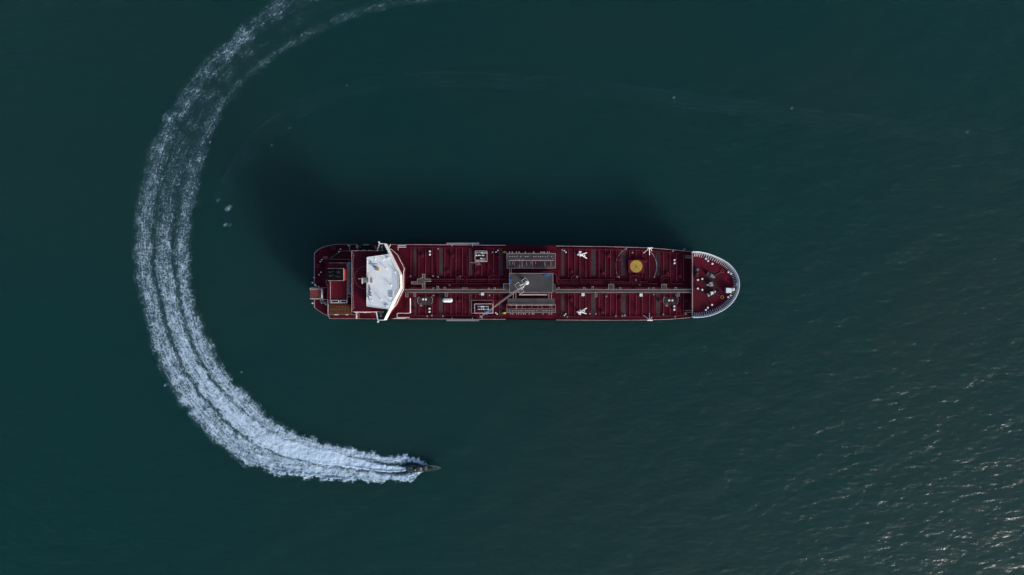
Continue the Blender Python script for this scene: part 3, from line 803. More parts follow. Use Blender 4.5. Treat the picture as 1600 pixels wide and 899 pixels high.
# ------------------------------------------------------------------ crane deck and cargo crane
cp = DECK + 3.4
pl = MB().pbox(796, 427.3, 864, 457.2, cp - .25, cp).build('crane_platform', 'crane_deck_grey', ship)
railing([(796, 457.2), (796, 427.3), (864, 427.3), (864, 457.2), (796, 457.2)], cp, pl, r=.075)
MB().pbox(850.6, 427.9, 860, 432.2, cp - .1, cp + .7).build('locker', 'blue_paint', pl)
MB().pbox(853.5, 428.6, 857, 431.2, cp + .7, cp + .9).build('locker_lid', 'blue_paint', pl)
MB().pbox(796.8, 435.6, 799.6, 443.6, cp - .1, cp + .6).build('locker', 'blue_paint', pl)
for k in range(1, 6):
    px = 796 + 68 * k / 6
    MB().box(PX(px, cp) - .02, PX(px, cp) + .02, PY(428, cp), PY(456.5, cp), cp - .02, cp + .012).build('plate_seam', 'dark_steel', pl)
MB().box(PX(797, cp), PX(863, cp), PY(442.3, cp) - .02, PY(442.3, cp) + .02, cp - .02, cp + .016).build('plate_seam', 'dark_steel', pl)
for px in (799, 815, 830, 846, 861):
    for py in (430, 455):
        MB().tube(P(px, py, DECK - .1), P(px, py, cp - .24), .2, 6).build('support', 'pipe_red', pl)
MB().pbox(811, 459.6, 855, 461.8, DECK + 1.2, DECK + 2.6).build('hose_trough', 'rail_grey', ship)
for px in (802, 806, 857.5, 861.5):
    MB().tube(P(px, 457.5, DECK + 2.8), P(px, 467, DECK + 2.2), .09, 5).build('ladder_stringer', 'rail_grey', ship)
for px in (796.5, 799):
    MB().tube(P(px, 420, DECK + 2.6), P(px, 428, DECK + 3.4), .09, 5).build('ladder_stringer', 'rail_grey', ship)
bay([(786.5, 443), (795, 443), (795, 452), (786.5, 452)])
railing([(786.5, 452), (786.5, 443.6), (795.5, 443.6), (795.5, 434)], CW, ship, r=.07, mid=False)
bay([(865, 444), (868.5, 444), (868.5, 452), (865, 452)])

crane = empty('cargo_crane', P(823, 442, DECK), ship)
c0 = Vector(P(823.2, 441.8, DECK + 11))
MB().lathe((c0.x, c0.y, 0), [(.85, DECK - .2), (.8, DECK + 8), (.95, DECK + 8.6), (.95, DECK + 9.2)], 16).build('pedestal', 'white_paint', crane, smooth=True)
MB().lathe((c0.x, c0.y, 0), [(.8, DECK + 9.2), (.8, DECK + 10.8), (.65, DECK + 11.3), (.2, DECK + 11.4)], 16).build('slewing_head', 'white_paint', crane, smooth=True)
tip = Vector(P(749.5, 496.5, DECK + 6.5)); root_ = Vector(P(820.5, 444.2, DECK + 10.2)); dr = (tip - root_).normalized(); sdv = Vector((-dr.y, dr.x, 0)).normalized()
bm_ = MB()
for s in (-1, 1):
    bm_.tube(root_ + sdv * .34 * s, tip + sdv * .14 * s, .07, 5)
nb = 20
for i in range(nb):
    a = root_.lerp(tip, i / nb); b = root_.lerp(tip, (i + 1) / nb); wa = .34 - .2 * i / nb; wb = .34 - .2 * (i + 1) / nb; s = 1 if i % 2 else -1
    bm_.tube(a + sdv * wa * s, b - sdv * wb * s, .035, 4)
    bm_.tube(a + sdv * wa, a - sdv * wa, .03, 4)
bm_.build('boom', 'rail_grey', crane)
MB().tube(c0 + Vector((0, 0, .4)), root_.lerp(tip, .93) + Vector((0, 0, .6)), .06, 5).build('luffing_wire', 'dark_steel', crane)
MB().path([tip + Vector((.2, 0, 0)), tip + Vector((0, 0, -.6)), tip + Vector((0, -.1, -2))], .12, 5).build('hook_block', 'yellow_bright', crane)
hd = root_.lerp(tip, .13)
def crane_frame(c, w, l, ang, z, nm):
    b = MB(); q = [(-l, -w), (l, -w), (l, w), (-l, w), (-l, -w)]
    ca, sa = math.cos(ang), math.sin(ang)
    w3 = [Vector((c.x + x * ca - y * sa, c.y + x * sa + y * ca, z)) for x, y in q]
    for a, d in zip(w3[:-1], w3[1:]): b.tube(a, d, .11, 4)
    for a in w3[:-1]: b.tube(a, a - Vector((0, 0, 1.3)), .07, 4)
    return b.build(nm, 'rail_grey', crane)
ang = math.atan2(dr.y, dr.x)
crane_frame(Vector(P(810, 447.2, DECK + 10)), 1.25, 1.0, ang, DECK + 10, 'cab_rail')
crane_frame(Vector(P(813.5, 454.2, DECK + 9)), 1.1, .9, ang, DECK + 9, 'service_platform_rail')
crane_frame(Vector(P(820, 439.2, DECK + 11)), .9, 1.0, ang, DECK + 11, 'winch_rail')
MB().pbox(818, 438.2, 821.5, 440.4, DECK + 9.2, DECK + 10.8).build('winch', 'steel_grey', crane)
MB().pbox(808.3, 445.8, 811.8, 448.8, DECK + 7.4, DECK + 9.4).build('cab', 'steel_grey', crane)
MB().pbox(812, 453, 815, 455.4, DECK + 7.8, DECK + 8.4).build('service_platform', 'steel_grey', crane)
for q_ in ((810, 447.2, DECK + 8), (813.5, 454.2, DECK + 7.9)):
    MB().tube(P(*q_), (c0.x, c0.y, DECK + 8.6), .16, 6).build('bracket', 'white_paint', crane)
rest = MB(); rp = root_.lerp(tip, .97)
rest.tube((rp.x, rp.y, DECK - .1), (rp.x, rp.y, rp.z - .35), .2, 6); rest.tube((rp.x - sdv.x, rp.y - sdv.y, rp.z - .3), (rp.x + sdv.x, rp.y + sdv.y, rp.z - .3), .15, 6)
rest.build('boom_rest', 'rail_grey', crane)

# ------------------------------------------------------------------ accommodation ladders (gangways) over both sides
for y0, y1, yd, s in ((379.6, 382.0, 382.6, -1), (499.4, 502.0, 499, 1)):
    z = DECK + .6
    g = MB().pbox(697.5, y0, 747, y1, z - .35, z).build('gangway', 'gangway_grey', ship)
    for y in (y0 + .15, y1 - .15):
        railing([(698, y), (746.6, y)], z, g, h=.9, r=.05, mid=False, m='gangway_grey')
    for px in np.arange(699, 746, 1.6):
        MB().box(PX(px, z) - .06, PX(px, z) + .06, PY(y0 + .3, z), PY(y1 - .3, z), z, z + .05).build('tread', 'rail_grey', g)
    MB().pbox(745.5, y0 - .4, 748.4, y1 + .2, z - .3, z + .35).build('turntable', 'steel_grey', g)
    for px in (706, 738):
        MB().path([P(px, yd + (3 if s < 0 else -3), DECK - .2), P(px, yd + (2.5 if s < 0 else -2.5), DECK + 1.6), P(px, (y0 + y1) / 2, DECK + 1.8)], .1, 5).build('davit', 'rail_grey', g)

# ------------------------------------------------------------------ hose derricks (white A shapes) on the fore deck
def a_frame(px, py, flip, name='hose_derrick'):
    s = -1 if flip else 1
    r = MB().lathe(P(px - 3.5, py - .5 * s, DECK + 4.6)[:2] + (0,), [(.5, DECK - .2), (.42, DECK + 4.4), (.55, DECK + 4.6)], 10).build(name, 'white_paint', ship, smooth=True)
    z = DECK + 5
    a = P(px - 3.5, py - .5 * s, z)
    MB().tube(a, P(px + 7, py + 6 * s, z - 1.2), .26, 6, .2).build('boom', 'white_paint', r)
    MB().tube(P(px - 1, py - .4 * s, z), P(px + 7, py - 3 * s, z - .8), .24, 6, .18).build('boom', 'white_paint', r)
    MB().tube(P(px + 2.2, py - 1.6 * s, z - .3), P(px + 4.2, py + 3.2 * s, z - .7), .18, 6).build('strut', 'white_paint', r)
    MB().tube(P(px - 8, py + .2 * s, z - .3), a, .28, 6).build('counterweight_arm', 'white_paint', r)
    MB().pbox(px - 5.5, py - 4 * s - 1.2, px - 1.5, py - 3.2 * s + 1.0, z - .9, z - .1).build('winch', 'white_paint', r)
    MB().tube(P(px - 3.5, py - 4 * s, z - .3), P(px - 3, py + 3.4 * s, z - .3), .22, 6).build('crosshead', 'white_paint', r)
    MB().tube(P(px - 6.5, py - 2 * s, z - .2), P(px + 1.5, py + 1.5 * s, z - .4), .15, 6).build('strut', 'white_paint', r)
a_frame(910, 398, False); a_frame(909.5, 487.5, True)

# ------------------------------------------------------------------ light masts at the deck edge
for y, s in ((389, 1), (499, -1)):
    z = DECK + 6
    r = MB().tube(P(1014.7, y, DECK - .2)[:2] + (DECK - .2,), P(1014.7, y, z), .3, 8, .2).build('light_mast', 'white_paint', ship, smooth=True)
    MB().tube(P(1014.5, y - .4 * s, z), P(1005.3, y + 6.2 * s, DECK + 1.2), .15, 5).build('stay_leg', 'white_paint', r)
    MB().tube(P(1011.5, y - 1.4 * s, z), P(1020, y - 1.5 * s, z), .26 if s > 0 else .3, 6).build('cross_arm', 'white_paint', r)
    MB().tube(P(1014.7, y - 1 * s, z), P(1014.9, y + 9.5 * s, DECK + 1.5), .17 if s > 0 else .13, 5).build('stay_leg', 'white_paint', r)
    MB().tube(P(1016, y - .4 * s, z - .3), P(1018.6, y + 3.2 * s, DECK + 3), .12, 5).build('ladder', 'white_paint', r)

# ------------------------------------------------------------------ helicopter winching spot
hz = DECK + 1.1
wp = MB().pbox(982, 406.3, 1006.5, 426.3, hz - .3, hz).build('winching_platform', 'casing_red', ship)
cw = P(994.2, 416.3, hz)
MB().lathe((cw[0], cw[1], 0), [(2.62, hz - .05), (2.62, hz + .006)], 40).build('yellow_spot', 'yellow_paint', wp)
for dx, dy, a, b in ((-.45, .35, .06, .32), (-.28, .62, .22, .06), (.12, .62, .06, .3), (.3, .35, .22, .06), (-.45, -.3, .22, .06), (-.4, -.62, .06, .26), (.05, -.3, .06, .36), (.32, -.35, .06, .3), (.18, -.7, .2, .06), (-.1, 0, .35, .05)):
    MB().box(cw[0] + dx - a, cw[0] + dx + a, cw[1] + dy - b, cw[1] + dy + b, hz, hz + .012).build('painted_mark', 'dark_steel', wp)
for a, b in ((983, 408), (1005, 408), (983, 425), (1005, 425)):
    MB().tube(P(a, b, DECK - .2), P(a, b, hz - .28), .12, 6).build('support', 'pipe_red', wp)
# painted clear-zone circle, broken over the pipes
def arc_strip(cx, cy, r, a0, a1, z, w, parent, m='mark_white', name='zone_line', seg=20):
    o = MB(); c = P(cx, cy, z); v = []; 
    for i in range(seg + 1):
        t = math.radians(a0 + (a1 - a0) * i / seg)
        for rr in (r - w / 2, r + w / 2): 
            xx, yy = c[0] + rr * math.cos(t), c[1] + rr * math.sin(t); v.append((xx, yy, z if z > DECK + 1 else deck_z(xx / K + 800, 449.5 - yy / K) + .03))
    n_ = len(v); lo_ = [(a, b, c_ - .2) for a, b, c_ in v]
    f = []
    for i in range(seg):
        f += [(2 * i, 2 * i + 1, 2 * i + 3, 2 * i + 2), (n_ + 2 * i, n_ + 2 * i + 2, n_ + 2 * i + 3, n_ + 2 * i + 1), (2 * i, 2 * i + 2, n_ + 2 * i + 2, n_ + 2 * i), (2 * i + 1, n_ + 2 * i + 1, n_ + 2 * i + 3, 2 * i + 3)]
    f += [(0, n_, n_ + 1, 1), (n_ - 2, n_ - 1, 2 * n_ - 1, 2 * n_ - 2)]
    o.add(v + lo_, f); return o.build(name, m, parent)
for a0, a1 in ((106, 152), (154, 178), (180, 205), (-28, -4), (-2, 22), (24, 52)):
    arc_strip(994.2, 416.3, 8.75, a0, a1, DECK + .07, .17, deck)

# ------------------------------------------------------------------ forecastle
fo = [(1082, 393.4)] + [(a, b) for a, b in BOWL] + [(1082, 496.0)]
fin = []
for a, b in fo:     # plan metres, inset a little from the rim
    x, y = PX(a, BZ), PY(b, BZ); fin.append((x, y))
fcx, fcy = PX(1082, BZ), PY(444.7, BZ)
fd = [(fcx + (x - fcx) * .992, fcy + (y - fcy) * .985) for x, y in fin]
fd_low = [(fcx + (x - fcx) * .975, fcy + (y - fcy) * .975) for x, y in fin]
foc = MB(); foc.prism([(x, y, DECK - .05) for x, y in fd_low[::-1]], [(x, y, FZ) for x, y in fd[::-1]])
foc = foc.build('forecastle_deck', 'fore_red', ship)
# hull plating of the forecastle
hp = MB(); rows = []
low = [p for p in outline(DECK + .02, 0)][len(PORT):len(PORT) + len(BOWL)]
low = [(PX(1080), PY(393.2), 0)] + low + [(PX(1080), PY(496.6), 0)]
A0 = [(fcx + (x - fcx) * .985, fcy + (y - fcy) * .99, DECK) for x, y in fin]; A1 = [(fcx + (x - fcx) * 1.0, fcy + (y - fcy) * 1.0, FZ + .05) for x, y in fin]
m_ = len(A0); hp.add(A0 + A1, [(i, i + 1, m_ + i + 1, m_ + i) for i in range(m_ - 1)]); hp.build('forecastle_plating', 'hull_red', ship, smooth=True)
# bulwark: a leaning plate with a rail cap, and stays inside
def rim(k, z, base=fin): return [(fcx + (x - fcx) * k, fcy + (y - fcy) * k, z) for x, y in base]
fine = catmull([(x, y) for x, y in fin], 61)
def off(pts, d):
    """points moved outwards along the plan normal"""
    o = []
    for i in range(len(pts)):
        a = pts[max(0, i - 1)]; b = pts[min(len(pts) - 1, i + 1)]; t = np.array(b) - np.array(a); t = t / np.linalg.norm(t)
        nrm = np.array([-t[1], t[0]])
        if np.dot(nrm, np.array(pts[i]) - np.array((fcx + 4, fcy))) < 0: nrm = -nrm
        o.append(np.array(pts[i]) + nrm * d)
    return o
bw = MB()
secs = [off(fine, -.6), off(fine, -.05), off(fine, .08), off(fine, -.12)]
zs = [FZ - .05, BZ, BZ, FZ - .05]
nn = len(fine); v = [(p[0], p[1], z) for s_, z in zip(secs, zs) for p in s_]
f = [(k * nn + i, k * nn + i + 1, ((k + 1) % 4) * nn + i + 1, ((k + 1) % 4) * nn + i) for k in range(4) for i in range(nn - 1)] + [(0, nn, 2 * nn, 3 * nn), (nn - 1, 2 * nn - 1, 3 * nn - 1, 4 * nn - 1)]
bulw = bw.add(v, f).build('bow_bulwark', 'bulwark_white', ship)
capb = MB().path([(p[0], p[1], BZ + .05) for p in off(fine, -.02)], .14, 6).build('rail_cap', 'bulwark_white', bulw, smooth=True)
stay_b = MB(); stay_b.prism([(-1.5, -.07, 0), (-.0, -.05, 0), (.75, -.05, 1.6), (.5, -.05, 1.6)], [(-1.5, .07, 0), (-.0, .05, 0), (.75, .05, 1.6), (.5, .05, 1.6)])
stay_me = stay_b.mesh('bulwark_stay', 'bulwark_white')
sp = off(catmull([(x, y) for x, y in fin], 62), -.55)
for i in range(2, len(sp) - 2):
    t = sp[i + 1] - sp[i - 1]; rz = math.atan2(t[1], t[0]) + math.pi / 2
    inst('bulwark_stay', stay_me, (sp[i][0], sp[i][1], FZ), bulw, rz)
MB().pbox(1081.2, 393.6, 1082.6, 496, FZ - .2, FZ + .08).build('deck_edge_coaming', 'edge_grey', foc)
railing([(1082.2, 394.5), (1082.2, 495.5)], FZ, foc, r=.08)
for y in (400.3, 403.2, 485.4, 488.2):
    MB().tube(P(1070.5, y, DECK + 1.4), P(1082, y, FZ + .9), .09, 5).build('ladder_stringer', 'rail_grey', ship)

for q in ((1103, 404.5, 1106.6, 408), (1138.5, 425.5, 1142.5, 428), (1090.5, 437.5, 1097.5, 436), (1090.5, 451, 1097.5, 453), (1138, 464.6, 1142, 462), (1106, 481, 1103, 484.5)):
    a = q
    bollard(*a, FZ, ship, .95)
cap_b = MB(); cap_b.lathe((0, 0, 0), [(.5, -.1), (.45, .5), (.55, .6), (.5, .75), (.1, .85)], 10); cap_me = cap_b.mesh('roller_fairlead', 'white_paint', smooth=True)
for px, py in ((1112.5, 412.5), (1112, 476.5)): inst('roller_fairlead', cap_me, P(px, py, FZ), foc, scale=(.8, .8, 1))
def ring(px, py, r, m, name, parent=foc, z=FZ):
    b = MB(); c = P(px, py, z); n_ = 16; pts = [(c[0] + r * math.cos(2 * math.pi * k / n_), c[1] + r * math.sin(2 * math.pi * k / n_), z + .2) for k in range(n_ + 1)]
    b.path(pts, .14, 6); o = b.build(name, m, parent, smooth=True)
    MB().lathe((c[0], c[1], z), [(r, -.1), (r, .03)], 16).build('well', 'black_paint', o)
for px, py, r, m in ((1128.2, 424, .62, 'ramp_red'), (1128.2, 464.6, .62, 'yellow_paint'), (1086.6, 430, .6, 'pipe_red'), (1086, 444, .45, 'pipe_red'), (1122, 454.6, .5, 'pipe_red'), (1142, 438, .5, 'pipe_red'), (1087, 428, .5, 'pipe_red')):
    ring(px, py, r, m, 'hawse_pipe')
# windlasses: drum, gear case and warping heads
def windlass(px, py, rz, m1):
    e = empty('windlass', P(px, py, FZ), foc)
    def loc(mb, nm, mm):
        o = bpy.data.objects.new(nm, mb.mesh(nm, mm, smooth=True)); COL.objects.link(o); o.parent = e; return o
    b = MB(); b.box(-2.4, 2.4, -1.1, 1.1, -.1, .25); loc(b, 'bed_plate', 'dark_steel')
    b = MB(); b.tube((-1.9, 0, 1.0), (-.4, 0, 1.0), .75, 14); loc(b, 'drum', 'dark_steel')
    for x in (-2.0, -.35): b = MB(); b.tube((x - .07, 0, 1.0), (x + .07, 0, 1.0), 1.05, 14); loc(b, 'drum_flange', m1)
    b = MB(); b.box(-.1, .9, -.75, .75, .2, 1.7); loc(b, 'gear_case', m1)
    b = MB(); b.tube((.9, 0, 1.0), (2.0, 0, 1.0), .62, 12); loc(b, 'chain_wheel', 'steel_grey')
    b = MB(); b.tube((2.0, 0, 1.0), (2.6, 0, 1.0), .32, 10); loc(b, 'warping_head', m1)
    e.rotation_euler = (0, 0, rz); e.scale = (.78, .78, .78)
windlass(1110, 430.5, math.radians(-32), 'steel_grey')
windlass(1110.5, 458.6, math.radians(28), 'white_paint')
windlass(1088.5, 426, math.radians(85), 'pipe_red')
wb = MB(); wb.pbox(1108.5, 441, 1114, 447.8, FZ - .1, FZ + 1.3); wb = wb.build('hydraulic_unit', 'steel_grey', foc)
for a in ((1109, 441.5, 1112.6, 443.6), (1110.5, 444.4, 1114.6, 446.8), (1104.5, 444.6, 1108, 446.4)):
    MB().pbox(*a, FZ + 1.0, FZ + 1.7).build('valve_block', 'rail_grey', wb)
MB().pprism([(1102, 429), (1117, 424), (1120, 436), (1124, 452), (1116, 465), (1104, 462), (1099, 446)], FZ - .1, FZ + .012).build('anti_slip_pad', 'pad_red', foc)
for a, b in (((1113, 433), (1128, 424.6)), ((1114, 456), (1128, 464))):
    for k in range(9):
        t = (k + .5) / 9
        MB().tube(P(a[0] + (b[0] - a[0]) * t - .8, a[1] + (b[1] - a[1]) * t, FZ + .15), P(a[0] + (b[0] - a[0]) * t + .8, a[1] + (b[1] - a[1]) * t + (.5 if b[1] > a[1] else -.5), FZ + .15), .13, 5).build('chain_link', 'dark_steel', foc)
fm = MB(); fm.pprism([(1134.6, 450.2), (1148, 450.2), (1148, 454.6), (1143.2, 454.6), (1143.2, 458), (1134.6, 458)], FZ - .1, FZ + 2.0)
fm = fm.build('bosun_locker', 'white_paint', foc, bevel=.05)
MB().tube(P(1145.5, 452.4, FZ + 1.8), P(1145.5, 452.4, FZ + 2.4), .35, 10).build('vent_head', 'white_paint', fm)
MB().pbox(1134.2, 450.6, 1134.6, 457.6, FZ - .05, FZ + 1.7).build('locker_door', 'blue_paint', fm)
MB().pbox(1151.2, 442, 1155, 447.5, FZ, FZ + 1.25).build('bow_chock', 'bulwark_white', bulw)
MB().tube(P(1149, 438, FZ), P(1149, 438, FZ + 5), .16, 8, .09).build('jack_staff', 'rail_grey', foc)

# ------------------------------------------------------------------ accommodation
Z1 = DECK + 5.4; Z2 = DECK + 11.2; Z3 = DECK + 14.4
house = MB().pprism([(551, 392), (604, 389), (611, 389), (621.5, 398), (632, 419.5), (631, 424.5), (631, 452), (626, 462), (620, 475), (605, 494), (551, 488)], DECK - .1, Z1).build('lower_deckhouse', 'casing_red', ship)
railing([(610, 382), (607, 389), (611.3, 389.4), (621, 398.5), (631.6, 419.7), (630.6, 424.5), (630.6, 452), (625.6, 462), (619.6, 475), (604.6, 493.6)], Z1, house, r=.1, m='white_paint')
blk = MB().pprism([(549.5, 392), (598, 392), (611, 401), (624, 430), (625, 450), (612, 480), (599, 487.5), (549.5, 487.5)], Z1 - .02, Z2).build('accommodation_block', 'white_paint', ship)
MB().pprism([(549.8, 392.3), (598, 392.3), (611, 401.2), (623.7, 430), (624.7, 450), (611.7, 479.8), (599, 487.2), (549.8, 487.2)], Z2 - .05, Z2 + .02).build('block_deck', 'house_red', blk)
railing([(598, 392), (549.5, 392), (549.5, 487.5), (599, 487.5)], Z2, blk, r=.075)
railing([(550.5, 395), (553, 399), (552, 404), (551.5, 412), (551.5, 458), (551.5, 462), (553, 481), (549.8, 484)], Z2, blk, r=.05, mid=False)
# cabin windows in the front faces
def facade(p, q, z0, z1, rows, nwin, parent, inset=.0):
    """window panes set in a wall that runs from plan point p to q"""
    p = Vector(p); q = Vector(q); d = (q - p); L_ = d.length; d = d / L_; nrm = Vector((d.y, -d.x))
    for r in range(rows):
        zc = z0 + (z1 - z0) * (r + .55) / rows
        for k in range(nwin):
            c = p + d * L_ * (k + .5) / nwin
            b = MB(); hw = .38
            a0 = c - d * hw; a1 = c + d * hw
            b.prism([(a0.x - nrm.x * .05, a0.y - nrm.y * .05, zc - .5), (a1.x - nrm.x * .05, a1.y - nrm.y * .05, zc - .5), (a1.x + nrm.x * .03, a1.y + nrm.y * .03, zc - .5), (a0.x + nrm.x * .03, a0.y + nrm.y * .03, zc - .5)],
                    [(a0.x - nrm.x * .05, a0.y - nrm.y * .05, zc + .5), (a1.x - nrm.x * .05, a1.y - nrm.y * .05, zc + .5), (a1.x + nrm.x * .03, a1.y + nrm.y * .03, zc + .5), (a0.x + nrm.x * .03, a0.y + nrm.y * .03, zc + .5)])
            b.build('window', 'window_glass', parent)
pl2 = lambda a, b, z: (PX(a, z), PY(b, z))
for a, b, nw in (((611, 401), (624, 430), 6), ((624, 430), (625, 450), 4), ((625, 450), (612, 480), 6)):
    facade(pl2(*b, Z2), pl2(*a, Z2), Z1, Z2, 3, nw, blk)
# bridge wings and the V of white bulwark between them
for nm, pts in (('port', [(589, 392.5), (592.5, 381), (600.2, 381), (608.5, 397.5)]), ('star', [(587.5, 487), (590.2, 500.5), (599.8, 500.5), (607.5, 483)])):
    w = MB().pprism(pts, Z2 - .3, Z2 + .03).build('bridge_wing', 'wing_green', ship)
    for a, b in zip(pts, pts[1:] + pts[:1]):
        if (a, b) == (pts[3], pts[0]): continue
        if (a, b) == (pts[2], pts[3]): continue
        A_ = Vector(P(*a, Z2 + 1.2)); B_ = Vector(P(*b, Z2 + 1.2)); t = (B_ - A_).normalized(); q = Vector((-t.y, t.x, 0)) * .14
        bb = MB(); r4 = [A_ + q, B_ + q, B_ - q, A_ - q]
        bb.prism([(p.x, p.y, Z2 - .3) for p in r4], [(p.x, p.y, Z2 + 1.2) for p in r4]); bb.build('wing_bulwark', 'white_paint', w)
    cx, cy = (597, 390.5) if nm == 'port' else (596, 489.5)
    c = P(cx, cy, Z2)
    MB().lathe((c[0], c[1], Z2), [(.5, 0), (.45, 1.0), (.62, 1.05), (.62, 1.15), (.1, 1.2)], 14).build('wing_console', 'dark_steel', w, smooth=True)
    c = P(cx, cy + (-4.5 if nm == 'port' else 4.5), Z2)
    MB().lathe((c[0], c[1], Z2), [(.2, 0), (.2, 1.1), (.3, 1.2)], 8).build('search_light', 'steel_grey', w)
    c = P(592.3 if nm == 'port' else 590.6, 379 if nm == 'port' else 503, Z2 + 1.2)
    MB().box(c[0] - .3, c[0] + .3, c[1] - .3, c[1] + .3, Z2 + .6, Z2 + 1.5).build('side_light', 'white_paint', w)
VF = [(600.8, 380.8), (609.5, 398.5), (625.2, 430), (625.8, 450), (609.8, 481.5), (600.4, 500.4)]
vb = MB()
zlow = Z2 - 2.4; zt_ = Z2 + 1.25
pin = [Vector((PX(a, zt_), PY(b, zt_), 0)) for a, b in VF]
def voff(pts, d):
    o = []
    for i in range(len(pts)):
        t = (pts[min(i + 1, len(pts) - 1)] - pts[max(i - 1, 0)]).normalized(); o.append(pts[i] + Vector((-t.y, t.x, 0)) * d)
    return o
sec = [voff(pin, .42), voff(pin, -.05), voff(pin, -.30), voff(pin, .15)]
zz = [zlow, zt_, zt_, zlow]; nn = len(pin)
v = [(p.x, p.y, z) for s_, z in zip(sec, zz) for p in s_]
f = [(k * nn + i, k * nn + i + 1, ((k + 1) % 4) * nn + i + 1, ((k + 1) % 4) * nn + i) for k in range(4) for i in range(nn - 1)] + [(0, nn, 2 * nn, 3 * nn), (nn - 1, 2 * nn - 1, 3 * nn - 1, 4 * nn - 1)]
MB().add(v, f).build('bridge_front', 'white_paint', ship)
# stanchions and ledge under the sunny half of the bridge front
ledge = MB().pprism([(609, 398), (624.5, 430), (625.3, 450), (609.5, 481), (600, 499), (602.5, 499), (612, 482), (627.8, 451), (627.2, 429), (611.5, 396.5)], Z2 - 3.0, Z2 - 2.7).build('front_walkway', 'ramp_red', ship)
railing([(602.5, 499), (612, 482), (628, 451), (627.3, 429), (611.5, 396.5), (603, 382)], Z2 - 2.7, ledge, h=1.1, r=.07, step=1.05, m='white_paint')

# wheelhouse and its roof
RF = [(573.5, 402.3), (608, 397.4), (622.2, 430), (622.4, 450), (608, 483.2), (573, 478.6)]
def scale_poly(pts, k):
    cx = sum(p[0] for p in pts) / len(pts); cy = sum(p[1] for p in pts) / len(pts)
    return [(cx + (x - cx) * k, cy + (y - cy) * k) for x, y in pts]
wh = MB().pprism(scale_poly(RF, .975), Z2 - .02, Z3 - .3).build('wheelhouse', 'white_paint', ship)
roof = MB().pprism(RF, Z3 - .32, Z3).build('roof', 'roof_white', wh)
S_ = scale_poly(RF, .975)
for i, nw in ((1, 8), (2, 6), (3, 8), (0, 7), (4, 7)):
    a = pl2(*S_[i], Z3); b = pl2(*S_[(i + 1) % 6], Z3); facade(b, a, Z2 + 1.2, Z3 - .4, 1, nw, wh)
MB().pprism([(612, 408), (621.8, 430.5), (622, 449.6), (612, 472)], Z3 - .02, Z3 + .012).build('roof_panel', 'roof_panel', roof)
for a, b in zip(RF, RF[1:] + RF[:1]):
    A_ = Vector(P(*a, Z3)); B_ = Vector(P(*b, Z3))
    MB().tube(A_ + Vector((0, 0, .08)), B_ + Vector((0, 0, .08)), .1, 5).build('roof_edge', 'white_paint', roof)
# gear on the roof
def rbox(a, b, c, d, h_, m_, nm): return MB().pbox(a, b, c, d, Z3 - .02, Z3 + h_).build(nm, m_, roof)
vent = rbox(608.3, 455.6, 614.2, 465, .35, 'white_paint', 'louvre_vent')
for k in range(4): MB().pbox(608.8, 456.6 + k * 2.1, 613.7, 457.8 + k * 2.1, Z3 + .3, Z3 + .42).build('louvre', 'gangway_grey', vent)
rbox(604.6, 402, 607.8, 404.8, .6, 'white_paint', 'locker'); rbox(602.8, 476.6, 607, 480.4, .6, 'white_paint', 'locker')
rbox(583.5, 416.4, 587.5, 417.8, .5, 'blue_paint', 'equipment_box'); rbox(588.5, 419.5, 592, 423.4, .8, 'yellow_paint', 'magnetic_compass')
rbox(587.5, 422, 589.5, 423.6, .5, 'white_paint', 'equipment_box'); rbox(578.5, 409.5, 580.5, 411, .4, 'steel_grey', 'equipment_box')
for px, py in ((587, 405), (600, 406), (618.5, 425), (604, 420), (611, 473), (578, 464), (582, 470), (612, 446), (596, 468)):
    c = P(px, py, Z3)
    MB().lathe((c[0], c[1], Z3), [(.14, 0), (.10, 1.0), (.28, 1.1), (.32, 1.35), (.18, 1.55), (.03, 1.6)], 10).build('antenna_dome', 'white_paint', roof, smooth=True)
for px, py in ((577, 449), (578.3, 452), (576.5, 455), (578.6, 457.5), (576.8, 460), (579.5, 462), (575.5, 465)):
    MB().pbox(px - .8, py - .7, px + .8, py + .7, Z3 - .02, Z3 + .5).build('signal_lamp', 'dark_steel', roof)
for a, b, c, d in ((577, 433, 577, 470), (576, 412, 584, 417), (577, 412, 590, 413)):
    MB().tube(P(a, b, Z3 + .1), P(c, d, Z3 + .1), .06, 5).build('cable_tray', 'dark_steel', roof)
railing([(573.8, 403), (607.8, 398.2)], Z3, roof, r=.04, mid=False); railing([(573.4, 478), (607.6, 482.4)], Z3, roof, r=.04, mid=False)

# radar mast on the deck behind the wheelhouse
mast = empty('radar_mast', P(577, 437, Z2), ship)
mz = Z2
b = MB()
mc = Vector(P(574, 438, Z2 + 9)); mc.z = 0
for sx in (-1, 1):
    for sy in (-1, 1):
        b.tube((mc.x + sx * 1.0, mc.y + sy * 1.0, mz - .1), (mc.x + sx * .35, mc.y + sy * .35, mz + 10), .11, 5)
for k in range(7):
    z = mz + 1 + k * 1.3; w = 1.0 - .65 * (z - mz) / 10
    for p, q in (((-w, -w), (w, w)), ((w, -w), (-w, w)), ((-w, -w), (w, -w)), ((-w, w), (w, w)), ((-w, -w), (-w, w)), ((w, -w), (w, w))):
        b.tube((mc.x + p[0], mc.y + p[1], z), (mc.x + q[0], mc.y + q[1], z), .06, 4)
b.build('lattice', 'rail_grey', mast)
MB().box(mc.x - 2.9, mc.x + 1.5, mc.y - 1.0, mc.y + 1.0, mz + 6.2, mz + 6.32).build('radar_platform', 'steel_grey', mast)
MB().box(mc.x - .9, mc.x + .9, mc.y - .8, mc.y + .8, mz + 8.4, mz + 8.5).build('upper_platform', 'steel_grey', mast)
MB().box(mc.x - 2.6, mc.x - 2.2, mc.y - 1.5, mc.y + .9, mz + 7.0, mz + 7.35).build('radar_scanner', 'white_paint', mast)
